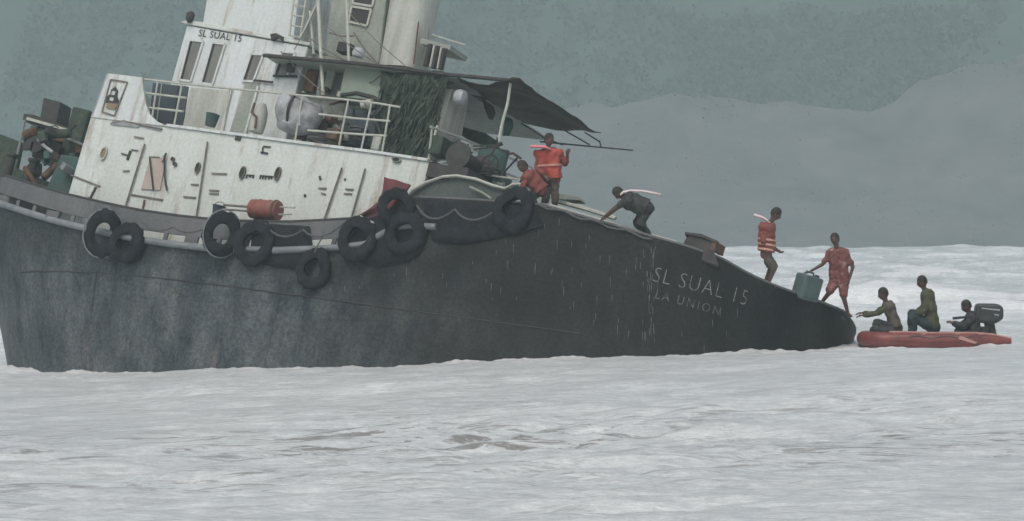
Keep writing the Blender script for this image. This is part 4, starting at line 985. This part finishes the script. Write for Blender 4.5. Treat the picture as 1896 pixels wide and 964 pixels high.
place([('drum', drum, 'reddrum', True, 0), ('hoop', ring, 'rust', True, 0), ('pipe', pp, 'markgrey', True, 0), ('pipe', pq, 'stack', True, 0), ('cradle', legs, 'dark', False, 0)], (a+b)/2, 'red_drum', 'weathered red drum with pipes lying along the bulwark by the deckhouse', 'drum')
cb = S(401, 402, -3.3); bk = MB().lathe([(0.105, 0), (0.15, 0.24), (0.16, 0.25), (0.15, 0.26), (0.135, 0.25), (0.09, 0.02)], 16, Matrix.Translation(cb) @ Matrix.Rotation(0.0, 4, 'Y'))
hd = MB().tube([cb+Vector((0.15*cos(t), 0, 0.25+0.10*sin(t))) for t in np.linspace(0, pi, 9)], 0.008, 5)
sup = MB().box(cb+Vector((0, 0.05, -0.3)), (0.3, 0.25, 0.56))
place([('pail', bk, 'bluedark', True, 0), ('handle', hd, 'mark', True, 0), ('stand', sup, 'dark', False, 0.01)], cb, 'bucket', 'small dark bucket left of the red drum, by the deckhouse wall', 'bucket')
cb = S(389, 233, -2.5); bk = MB().lathe([(0.12, 0), (0.155, 0.26), (0.165, 0.27), (0.155, 0.28), (0.14, 0.27), (0.1, 0.02)], 16, Matrix.Translation(cb))
hd = MB().tube([cb+Vector((0.16*cos(t), 0, 0.27-0.05*sin(t))) for t in np.linspace(0, pi, 9)], 0.008, 5)
place([('pail', bk, 'teal', True, 0), ('handle', hd, 'mark', True, 0)], cb, 'bucket', 'teal bucket standing on the upper deck below the wheelhouse windows', 'bucket')
# bundle on the upper deck: canvas-wrapped life raft with strap, and a grey bundle beside it
ca = S(548, 208, -2.35)
rb = MB().ell(ca, (0.48, 0.34, 0.40)); rb.ell(ca+Vector((0.32, 0.02, -0.06)), (0.36, 0.32, 0.36)); rb.ell(ca+Vector((-0.22, -0.05, 0.04)), (0.26, 0.30, 0.34)); rb.ell(ca+Vector((0.1, 0, -0.3)), (0.5, 0.3, 0.22))
me = remeshed(rb, 0.035, 3)
for v in me.vertices: v.co += Vector((0, 0, 1))*0.05*mnoise.noise(v.co*4)+Vector((0, 1, 0))*0.05*mnoise.noise(v.co*3.1)
for v in me.vertices: v.co -= ca
e = empty('life_raft_bundle', MS @ Matrix.Translation(ca)); tag(e, 'grey canvas bundle lashed to the upper deck railing', 'bundle')
link_mesh('canvas', me, 'raft', e)
pb = MB().ell(Vector((-0.2, -0.2, 0.13)), (0.22, 0.20, 0.24)); me = remeshed(pb, 0.03, 2); link_mesh('pale_flap', me, 'bag', e)
st_ = MB().tube([Vector((0.02+0.0*t, -0.37*cos(t), 0.42*sin(t))) for t in np.linspace(-1.2, 1.5, 12)], 0.03, 6); st_.build('strap', 'mark', e, smooth=True)
MB().tube([Vector((-0.05, -0.36, -0.32)), Vector((0.15, -0.38, -0.36)), Vector((0.28, -0.36, -0.22)), Vector((0.36, -0.36, -0.15)), Vector((0.42, -0.36, -0.38))], 0.022, 6).build('rope', 'bag', e, smooth=True)
cs = S(478, 225, -2.4)
sk = MB().tube([cs+Vector((0, 0, z)) for z in (-0.25, 0.0, 0.25, 0.42)], [0.17, 0.19, 0.16, 0.08], 12)
s2 = MB().tube([cs+Vector((-0.14, -0.12, 0.38)), cs+Vector((-0.10, -0.2, 0.15)), cs+Vector((0.06, -0.2, 0.05)), cs+Vector((0.1, -0.2, -0.2))], 0.03, 6)
place([('sack', sk, 'stack', True, 0), ('strap', s2, 'rust', True, 0)], cs, 'stained_sack', 'stained standing sack between wheelhouse wall and grey canvas bundle', 'sack')
# maroon tarpaulin hung over the step of the bulwark
Lp = [(716, 330), (712, 352), (706, 372), (690, 388), (672, 402)]; Rp = [(762, 343), (752, 362), (735, 384), (722, 398), (698, 408)]
rows = []
for i in range(5):
    r = []
    for k in range(9):
        u = k/8; px = Lp[i][0]*(1-u)+Rp[i][0]*u; py = Lp[i][1]*(1-u)+Rp[i][1]*u
        p = S(px, py, -3.7); r.append(p+Vector((0, -0.12+0.05*sin(u*9+i)+0.04*mnoise.noise(p*3), 0)))
    rows.append(r)
org = rows[2][4].copy(); rows = [[p-org for p in r] for r in rows]
e = empty('maroon_tarpaulin', MS @ Matrix.Translation(org)); tag(e, 'maroon tarpaulin draped over the bulwark step behind the upright tyre', 'tarpaulin')
o = MB().grid(rows).build('cloth', 'redtarp', e, smooth=True); o.modifiers.new('t', 'SOLIDIFY').thickness = 0.06
MB().tube([S(667, 400, -3.9)-org, S(680, 408, -3.92)-org, S(692, 413, -3.92)-org], 0.028, 6).build('pale_edge', 'pipe', e, smooth=True)
# rope trailing along the quarter
MB_ = MB(); pts = []
for k in range(14):
    p, n = hullS(1000+k*16, 380+k*4.9+3*sin(k*1.7), 0.06); pts.append(p)
o0 = pts[6].copy(); ro = MB().tube([p-o0 for p in pts], 0.022, 6).build('mooring_rope', 'rope', None, smooth=True); ro.matrix_world = MS @ Matrix.Translation(o0)
tag(ro, 'pale mooring rope lying along the edge of the dark quarter', 'rope')

# ------------------------------------------------------------------ people
def hand(mb, wr, el, L, fw=None):
    d = (wr-el).normalized(); side = (L-d*L.dot(d)); side.normalize(); pn = d.cross(side)
    pc = wr+d*0.045
    for o in (-0.022, 0.0, 0.022): mb.capsule(wr+side*o*0.6, wr+d*0.085+side*o, 0.019, 0.017, 8)
    ln = [0.062, 0.075, 0.07, 0.055]
    for k, o in enumerate((-0.034, -0.012, 0.011, 0.033)):
        b0 = wr+d*0.088+side*o; b1 = b0+d*ln[k]*0.55+pn*0.012; b2 = b1+d*ln[k]*0.4+pn*0.03
        mb.capsule(b0, b1, 0.0105, 0.010, 7); mb.capsule(b1, b2, 0.010, 0.0095, 7)
    t0 = wr+d*0.03+side*-0.03; t1 = t0+d*0.035-side*0.03+pn*0.01; t2 = t1+d*0.03-side*0.006+pn*0.018
    mb.capsule(t0, t1, 0.014, 0.012, 7); mb.capsule(t1, t2, 0.012, 0.010, 7)
def person(label, j, face, top, bottom, vest=None, collar=None, stripes=(), group=None, look=0.0, sleeves=True, legs_full=True, hairc='hair', build=1.0, collar_pts=None, collar_mat=None, vinf=0.075):
    """j: joints in world coordinates"""
    org = (j['anl']+j['anr'])/2; org = Vector((org.x, org.y, min(j['anl'].z, j['anr'].z)-0.06))
    J = {k: v-org for k, v in j.items()}
    face = Vector(face).normalized(); up = (J['head']-J['neck']).normalized()
    fw = (face-up*face.dot(up)).normalized(); lat = up.cross(fw)
    Rh = Matrix((fw, lat, up)).transposed()
    sl = (J['shl']-J['shr']).normalized(); B = build
    def torso(inf):
        c = []
        nb = J['neck']; pel = (J['hil']+J['hir'])/2; ch = (J['shl']+J['shr'])/2
        c.append((J['shl'], J['shr'], 0.070*B+inf, 0.070*B+inf))
        for s_, h_ in ((J['shl'], J['hil']), (J['shr'], J['hir'])):
            m0 = s_.lerp(ch, 0.45); m1 = h_
            mid = m0.lerp(m1, 0.55)
            c.append((m0, mid, 0.105*B+inf, 0.100*B+inf)); c.append((mid, m1, 0.100*B+inf, 0.105*B+inf))
        return c
    def limb(a, b, r0, r1, inf): return [(J[a], J[b], r0*B+inf, r1*B+inf)]
    mb = MB()
    caps = torso(0)
    for s in 'lr':
        caps += limb('sh'+s, 'el'+s, 0.055, 0.042, 0)+limb('el'+s, 'wr'+s, 0.042, 0.027, 0)
        caps += limb('hi'+s, 'kn'+s, 0.088, 0.058, 0)+limb('kn'+s, 'an'+s, 0.056, 0.037, 0)
        caps += [(J['an'+s]+Vector((0, 0, -0.015)), J['to'+s], 0.040, 0.028)]
    caps += [(J['neck'], J['head']-up*0.05, 0.058, 0.052)]
    for c in caps: mb.capsule(*c)
    hc = J['head']
    mb.ell(hc, (0.106, 0.084, 0.124), Rh); mb.ell(hc-up*0.055+fw*0.03, (0.062, 0.055, 0.062), Rh)
    mb.capsule(hc+fw*0.092+up*0.005, hc+fw*0.112-up*0.022, 0.011, 0.015, 8)
    for s in (1, -1): mb.ell(hc+lat*s*0.078-fw*0.01-up*0.005, (0.022, 0.013, 0.034), Rh, 8, 6)
    mb.capsule(hc+fw*0.088-up*0.055+lat*0.022, hc+fw*0.088-up*0.055-lat*0.022, 0.011, 0.011, 7)
    for s in 'lr': hand(mb, J['wr'+s], J['el'+s], face if abs((J['wr'+s]-J['el'+s]).normalized().dot(face)) < 0.8 else sl)
    e = empty('person', Matrix.Translation(org)); tag(e, label, 'person', group)
    body = link_mesh('body', remeshed(mb, 0.0095, 2), 'skin', e)
    for s in (1, -1):
        MB().ell(hc+fw*0.091+lat*s*0.032+up*0.018, (0.014, 0.016, 0.011), Rh, 8, 6).build('eye', 'eye', body, smooth=True)
    MB().capsule(hc+fw*0.104-up*0.052+lat*0.02, hc+fw*0.104-up*0.052-lat*0.02, 0.008, 0.008, 6).build('lips', 'redtarp', body, smooth=True)
    hb = MB(); hb.ell(hc-fw*0.014+up*0.030, (0.113, 0.095, 0.117), Rh); hb.ell(hc-fw*0.05-up*0.01, (0.07, 0.078, 0.085), Rh)
    me = remeshed(hb, 0.014, 2, [(hc+fw*0.055+up*0.03, (fw-up*0.75).normalized()), (hc-up*0.055, -up)])
    link_mesh('hair', me, hairc, e)
    # clothes
    tb = MB()
    for c in torso(0.020): tb.capsule(*c)
    if sleeves:
        for s in 'lr':
            el = J['sh'+s].lerp(J['el'+s], 0.98 if sleeves == 2 else 0.75); tb.capsule(J['sh'+s], el, 0.078*B, 0.062*B)
            if sleeves == 2: tb.capsule(J['el'+s], J['el'+s].lerp(J['wr'+s], 0.85), 0.062*B, 0.048*B)
    pel_ = (J['hil']+J['hir'])/2; tb.capsule(J['hil'], J['hir'], 0.118*B, 0.118*B)
    me = remeshed(tb, 0.018, 1)
    crumple(me, 0.030, 7, org); crumple(me, 0.014, 16, org)
    link_mesh('shirt', me, top, e)
    bb = MB()
    for s in 'lr':
        kn = J['hi'+s].lerp(J['kn'+s], 1.0 if legs_full else 0.82); bb.capsule(J['hi'+s], kn, 0.106*B, 0.088*B if legs_full else 0.094*B)
        if legs_full: bb.capsule(J['kn'+s], J['kn'+s].lerp(J['an'+s], 0.88), 0.082*B, 0.062*B)
    bb.capsule(J['hil'], J['hir'], 0.122*B, 0.122*B)
    bb.capsule((J['hil']+J['hir'])/2, ((J['hil']+J['hir'])/2).lerp(J['neck'], 0.18), 0.13*B, 0.125*B)
    me = remeshed(bb, 0.018, 1)
    crumple(me, 0.028, 7, org); crumple(me, 0.014, 15, org)
    link_mesh('trousers' if legs_full else 'shorts', me, bottom, e)
    if vest:
        pel = (J['hil']+J['hir'])/2; tu = (J['neck']-pel).normalized()
        def vmesh(inf, cuts, vox=0.02):
            vb = MB()
            for c in torso(inf): vb.capsule(*c)
            return remeshed(vb, vox, 1, cuts)
        low = pel+tu*0.02
        me = vmesh(vinf, [(low, -tu), (J['neck']-tu*0.015, tu)])
        crumple(me, 0.030, 8, org)
        vo = link_mesh('life_vest', me, vest, e); vo.modifiers.new('t', 'SOLIDIFY').thickness = 0.02
        for h in stripes:
            me = vmesh(vinf+0.022, [(pel+tu*(h-0.02), -tu), (pel+tu*(h+0.02), tu)])
            link_mesh('vest_band', me, 'stripe', vo)
        if collar_pts:
            pts = [p-org for p in collar_pts]; rows = []
            for i, p in enumerate(pts):
                hw_ = 0.10+0.03*sin(i*1.3); rows.append([p+Vector((0, -hw_, 0)), p+Vector((0, -hw_*0.4, 0.02)), p+Vector((0, hw_*0.4, 0.02)), p+Vector((0, hw_, 0))])
            co_ = MB().grid(rows).build('vest_collar', collar_mat, vo, smooth=True); co_.modifiers.new('t', 'SOLIDIFY').thickness = 0.035
    return e
def joints(d, tab):
    return {k: Wp(v[0], v[1], d+(v[2] if len(v) > 2 else 0)) for k, v in tab.items()}
# 1 standing man in orange vest with bright pink collar, legs behind the cap rail
d = proj(Vector((-1.55, -2.6, 0.0)))[2]
person('standing person in orange life vest with bright pink collar, near the awning', joints(d, dict(head=(1017, 258), neck=(1014, 275), shl=(1001, 284, 0.04), shr=(1032, 283, -0.04), ell=(993, 310, -0.05), elr=(1047, 303, -0.1), wrl=(1008, 325, -0.2), wrr=(1050, 288, -0.22), hil=(1008, 332, 0.05), hir=(1026, 332, -0.05), knl=(1010, 364, 0), knr=(1028, 364, -0.08), anl=(1009, 397, 0.05), anr=(1026, 399, -0.05), tol=(1018, 402, -0.1), tor=(1036, 403, -0.2))), (0.75, -0.65, -0.1), 'vestred', 'cloth_brown', 'orange', stripes=(0.30,), sleeves=2, collar_pts=[Wp(982, 270, d-0.05), Wp(996, 270, d-0.12), Wp(1009, 271, d-0.15), Wp(1020, 276, d-0.15)], collar_mat='pink')
# 2 crouching man beside him
d2_ = d-0.55
person('crouching person in red life vest, left of the standing one with pink collar', joints(d2_, dict(head=(968, 308), neck=(976, 317), shl=(978, 324, 0.16), shr=(980, 326, -0.16), ell=(968, 342, 0.22), elr=(969, 344, -0.22), wrl=(962, 356, 0.14), wrr=(964, 358, -0.14), hil=(1003, 352, 0.1), hir=(1003, 354, -0.1), knl=(981, 362, 0.14), knr=(982, 364, -0.14), anl=(996, 388, 0.1), anr=(994, 391, -0.1), tol=(982, 392, 0.12), tor=(980, 395, -0.12))), (-0.8, -0.5, -0.45), 'vestred', 'cloth_dark', 'vestred', sleeves=2)
# 3 bent man in dark clothes
d = proj(Vector((0.72, -3.3, -0.1)))[2]
person('stooping person in dark clothes bending over the rail, hands on it', joints(d, dict(head=(1145, 357), neck=(1157, 364), shl=(1162, 369, 0.17), shr=(1164, 371, -0.17), ell=(1143, 384, 0.2), elr=(1140, 384, -0.2), wrl=(1124, 400, 0.14), wrr=(1120, 400, -0.14), hil=(1198, 384, 0.09), hir=(1198, 387, -0.09), knl=(1180, 410, 0.12), knr=(1187, 413, -0.12), anl=(1190, 434, 0.1), anr=(1202, 437, -0.1), tol=(1177, 437, 0.12), tor=(1189, 441, -0.12))), (-0.95, -0.1, -0.3), 'cloth_dark', 'cloth_dark', 'cloth_dark', sleeves=1, build=1.12, collar_pts=[Wp(1148, 360, d-0.1), Wp(1153, 355, d), Wp(1168, 352, d), Wp(1190, 353, d), Wp(1208, 356, d), Wp(1224, 360, d+0.02)], collar_mat='palecollar')
# 4 man on the stern edge in striped vest
d = proj(Vector((RB*sin(radians(53)), -RB*cos(radians(53)), -0.1)))[2]+0.12
person('person in banded orange vest standing on the sunken stern, head bowed', joints(d, dict(head=(1437, 396), neck=(1427, 411), shl=(1421, 421, 0.17), shr=(1420, 422, -0.17), ell=(1414, 446, 0.24), elr=(1412, 448, -0.24), wrl=(1438, 461, 0.14), wrr=(1437, 463, -0.16), hil=(1419, 467, 0.08), hir=(1419, 468, -0.08), knl=(1427, 496, 0.09), knr=(1433, 498, -0.08), anl=(1416, 524, 0.09), anr=(1422, 526, -0.07), tol=(1428, 529, 0.1), tor=(1434, 532, -0.08))), (0.93, -0.1, -0.45), 'vestred', 'cloth_brown', 'vestred', stripes=(0.07, 0.17, 0.27), sleeves=2, legs_full=False, collar_pts=[Wp(1396, 397, d), Wp(1408, 400, d), Wp(1418, 405, d-0.03), Wp(1427, 414, d-0.1)], collar_mat='palecollar')
# 5 man stepping down towards the boat
d = proj(Vector((RB*sin(radians(80)), -RB*cos(radians(80)), -0.2)))[2]+0.15
person('person in patterned red clothes stepping down the stern, holding the green can', joints(d, dict(head=(1546, 443), neck=(1549, 457), shl=(1536, 468, 0.05), shr=(1565, 467, -0.03), ell=(1523, 489, -0.05), elr=(1579, 494, -0.05), wrl=(1502, 501, -0.12), wrr=(1572, 519, -0.12), hil=(1546, 520, 0.05), hir=(1562, 520, -0.05), knl=(1535, 542, -0.12), knr=(1562, 550, -0.14), anl=(1521, 560, 0.02), anr=(1570, 579, -0.05), tol=(1528, 566, -0.1), tor=(1576, 585, -0.14))), (-0.45, -0.85, -0.2), 'vestpatch', 'vestpatch', None, sleeves=1, legs_full=False, build=1.0)
# green can held by its handle
d = proj(Vector((RB*sin(radians(66)), -RB*cos(radians(66)), -0.2)))[2]+0.1
oc = Wp(1487, 558, d); tl = Matrix.Rotation(radians(16), 4, 'Y') @ Matrix.Rotation(radians(38), 4, 'Z')
e = empty('jerry_can', Matrix.Translation(oc) @ tl); tag(e, 'grey-green plastic can standing on the stern beside the stepping person', 'jerry can')
bx = MB(); bx.box((0, 0, 0.30), (0.50, 0.36, 0.52)); o = bx.build('can', 'can', e, bevel=0.05)
MB().prism([Vector((-0.2, -0.181, 0.12)), Vector((0.2, -0.181, 0.12)), Vector((0.2, -0.181, 0.46)), Vector((-0.2, -0.181, 0.46))], (0, -0.015, 0)).build('side_panel', 'can', e, bevel=0.005)
MB().tube([Vector((-0.16, 0, 0.55)), Vector((-0.14, 0, 0.62)), Vector((0.06, 0, 0.62)), Vector((0.09, 0, 0.55))], 0.022, 7).build('handle', 'can', e, smooth=True)
MB().lathe([(0.05, 0.55), (0.05, 0.60), (0.02, 0.605)], 12, Matrix.Translation((0.18, 0, 0))).build('cap', 'mark', e, smooth=True)

# ------------------------------------------------------------------ rubber boat
DB = 79.3
zsea = 0.5*(sea_at(Wp(1650, 640, DB).x, DB-80)+sea_at(Wp(1800, 640, DB).x, DB-80))
bo = Wp(1597, 640, DB); bo.z = zsea
bt = empty('rubber_boat', Matrix.Translation(bo)); tag(bt, 'orange-red inflatable boat nosed against the sunken stern', 'boat')
def bl(px, py, y=0.0): w_ = Wp(px, py, DB+y); return w_-bo
sc = DB/F
tr = 0.165; hwid = 0.62
z0 = 0.115
path = []
for k in range(8): path.append(Vector((3.02-k*0.36, -hwid, z0-0.0*k+(0.02 if k > 5 else 0))))
for k in range(1, 12):
    t = pi*k/12; path.append(Vector((0.5-0.46*sin(t), -hwid*cos(t), z0+0.015+0.02*sin(t))))
for k in range(8): path.append(Vector((0.5+k*0.36, hwid, z0+(0.02 if k < 2 else 0))))
rad = []
for p in path: rad.append(tr if p.x < 2.5 else tr*max(0.28, 1-(p.x-2.5)/0.75))
tube = MB().tube(path, rad, 14).build('tube', 'boat', bt, smooth=True)
MB().tube([p+Vector((0, -0.0, rad[i]+0.004)) for i, p in enumerate(path[:8])], 0.022, 6).build('top_strake', 'boatpatch', tube, smooth=True)
MB().tube([p+Vector((0, (-1 if p.y < 0 else 1)*(rad[i]+0.0), 0.0)) for i, p in enumerate(path[1:8])], 0.02, 6).build('side_strake', 'boat', tube, smooth=True)
MB().box((1.35, 0, z0-0.12), (2.2, 1.15, 0.05)).build('floor', 'dark', bt)
MB().box((2.46, 0, z0+0.03), (0.06, 1.1, 0.34)).build('transom', 'dark', bt, bevel=0.01)
MB().box((1.55, 0, z0+0.10), (0.26, 1.15, 0.05)).build('thwart', 'boat', bt, bevel=0.01)
MB().box((0.72, 0, z0+0.08), (0.3, 1.1, 0.05)).build('thwart', 'boat', bt, bevel=0.01)
for xk in (0.6, 1.2, 1.9, 2.4):
    MB().tube([Vector((xk-0.05, -hwid-0.06, z0+tr*0.9)), Vector((xk, -hwid-0.1, z0+tr*0.86)), Vector((xk+0.05, -hwid-0.06, z0+tr*0.9))], 0.012, 5).build('lifeline_eye', 'boatpatch', tube)
MB().tube([Vector((0.6+0.6*k/4, -hwid-tr*0.9, z0+0.09-0.04*sin(pi*(k % 4)/4*2))) for k in range(13)], 0.01, 5).build('lifeline', 'rope', tube, smooth=True)
MB().prism([Vector((1.9, -hwid-tr-0.004, z0+0.05)), Vector((1.95, -hwid-tr-0.004, z0+0.12)), Vector((2.3, -hwid-tr-0.004, z0-0.02)), Vector((2.25, -hwid-tr-0.004, z0-0.05))], (0, -0.012, 0)).build('scuffed_patch', 'boatpatch', tube)
# outboard motor
mo = empty('outboard_motor', Matrix.Translation(bo+Vector((2.6, 0, z0+0.06))) @ Matrix.Scale(1.18, 4)); tag(mo, 'dark outboard motor on the stern of the orange-red boat', 'outboard motor')
cw = MB().prism([Vector((-0.24, -0.2, 0.33)), Vector((-0.20, -0.2, 0.60)), Vector((0.18, -0.2, 0.60)), Vector((0.27, -0.2, 0.53)), Vector((0.27, -0.2, 0.33)), Vector((0.12, -0.2, 0.24)), Vector((-0.16, -0.2, 0.26))], (0, 0.4, 0)).build('cowl', 'motor', mo, bevel=0.05)
MB().prism([Vector((-0.12, -0.204, 0.53)), Vector((0.2, -0.204, 0.50)), Vector((0.2, -0.204, 0.475)), Vector((-0.12, -0.204, 0.51))], (0, -0.004, 0)).build('cowl_stripe', 'motormark', cw)
MB().prism([Vector((0.1, -0.204, 0.42)), Vector((0.18, -0.204, 0.41)), Vector((0.18, -0.204, 0.385)), Vector((0.1, -0.204, 0.40))], (0, -0.004, 0)).build('cowl_mark', 'motormark', cw)
MB().prism([Vector((-0.06, -0.08, 0.28)), Vector((0.12, -0.08, 0.28)), Vector((0.20, -0.08, -0.15)), Vector((0.24, -0.08, -0.5)), Vector((0.1, -0.08, -0.5)), Vector((0.02, -0.08, -0.1))], (0, 0.16, 0)).build('shaft', 'motor', mo, bevel=0.03)
MB().box((-0.06, 0, 0.08), (0.12, 0.3, 0.22)).build('clamp', 'dark', mo, bevel=0.02)
MB().tube([Vector((-0.15, -0.05, 0.36)), Vector((-0.4, -0.08, 0.36)), Vector((-0.62, -0.12, 0.34))], [0.028, 0.022, 0.026], 8).build('tiller', 'motor', mo, smooth=True)
def low(t): return {k: (v[0], v[1]+3)+tuple(v[2:]) for k, v in t.items()}
# 6-8 boat crew
d = DB
person('seated person in olive at the bow of the orange boat, arms out to the stern', joints(d, low(dict(head=(1635, 541), neck=(1640, 555), shl=(1645, 563, 0.15), shr=(1646, 565, -0.15), ell=(1622, 576, 0.18), elr=(1621, 578, -0.2), wrl=(1598, 576, 0.14), wrr=(1599, 580, -0.14), hil=(1659, 603, 0.09), hir=(1659, 605, -0.09), knl=(1624, 594, 0.14), knr=(1622, 597, -0.16), anl=(1616, 622, 0.12), anr=(1617, 624, -0.14), tol=(1603, 625, 0.12), tor=(1604, 627, -0.14)))), (-1, -0.05, 0.0), 'cloth_olive', 'cloth_dark', 'cloth_brown', sleeves=2, vinf=0.03)
person('upright person in olive top and dark teal trousers sitting mid-boat', joints(d, low(dict(head=(1707, 519), neck=(1712, 534), shl=(1716, 543, 0.16), shr=(1718, 545, -0.16), ell=(1708, 569, 0.22), elr=(1711, 572, -0.22), wrl=(1692, 577, 0.1), wrr=(1693, 581, -0.12), hil=(1727, 601, 0.09), hir=(1728, 603, -0.09), knl=(1689, 578, 0.12), knr=(1690, 583, -0.14), anl=(1686, 620, 0.12), anr=(1690, 622, -0.14), tol=(1673, 623, 0.12), tor=(1677, 625, -0.14)))), (-1, -0.12, -0.05), 'cloth_olive', 'cloth_teal', None, sleeves=2, build=1.22)
person('hunched person in dark jacket at the tiller of the outboard motor', joints(d, low(dict(head=(1789, 564), neck=(1795, 577), shl=(1799, 585, 0.16), shr=(1800, 588, -0.16), ell=(1781, 600, 0.2), elr=(1784, 602, -0.24), wrl=(1765, 594, 0.1), wrr=(1768, 596, -0.2), hil=(1806, 617, 0.09), hir=(1807, 619, -0.09), knl=(1777, 611, 0.14), knr=(1779, 613, -0.14), anl=(1772, 630, 0.12), anr=(1775, 632, -0.14), tol=(1760, 632, 0.12), tor=(1763, 634, -0.14)))), (-1, -0.1, -0.1), 'cloth_dark', 'cloth_dark', None, sleeves=2, build=1.25)
# dark kit bag lying in the bow
cb = bo+Vector((0.36, -0.25, z0+0.20)); kb = MB().ell((0, 0, 0), (0.24, 0.16, 0.15)); kb.ell((0.15, 0, -0.02), (0.18, 0.15, 0.13)); me = remeshed(kb, 0.025, 1)
crumple(me, 0.02, 8, Vector((0, 0, 0)))
e = empty('kit_bag', Matrix.Translation(cb)); tag(e, 'dark bag lying in the bow of the orange-red boat', 'bag'); link_mesh('sack', me, 'cloth_dark', e)
MB().tube([Vector((-0.12, -0.05, 0.11)), Vector((-0.04, -0.08, 0.19)), Vector((0.06, -0.08, 0.19)), Vector((0.14, -0.05, 0.11))], 0.014, 6).build('strap', 'mark', e, smooth=True)

# ------------------------------------------------------------------ water running off the hull
mb = MB(); rnd = random.Random(5)
for k in range(150):
    px = rnd.choice([rnd.uniform(560, 1200), rnd.uniform(700, 1600), rnd.gauss(1205, 6)]); top = pl(SHEER, px)+rnd.uniform(15, 190)
    ln = rnd.uniform(5, 20)
    if top+ln > 655: continue
    try: a, n = hullS(px, top, 0.03); b, n2 = hullS(px, top+ln, 0.035)
    except Exception: continue
    mb.tube([a, a.lerp(b, 0.5), b], [0.004, rnd.uniform(0.002, 0.005), 0.001], 5)
wr = mb.build('running_water', 'drip', None, smooth=True); wr.matrix_world = MS
tag(wr, 'thin trickles of water running down the dark hull', None, kind='stuff')

# ------------------------------------------------------------------ rain haze
hz = MB().box((0, 420, 125), (1800, 1440, 260)); hz.v = [Vector((p.x, p.y, -3.0 if p.z < 100 else 232)) for p in hz.v]
hv = bpy.data.materials.new('rain_haze'); hv.use_nodes = True; t = hv.node_tree; t.nodes.clear()
pv = t.nodes.new('ShaderNodeVolumePrincipled'); pv.inputs['Color'].default_value = (0.74, 0.90, 0.90, 1); pv.inputs['Density'].default_value = 0.00080; pv.inputs['Anisotropy'].default_value = 0.1
mo_ = t.nodes.new('ShaderNodeOutputMaterial'); t.links.new(pv.outputs[0], mo_.inputs['Volume'])
ho = hz.build('haze', hv); ho['kind'] = 'stuff'; ho['label'] = 'pale rain haze filling the air over the water'
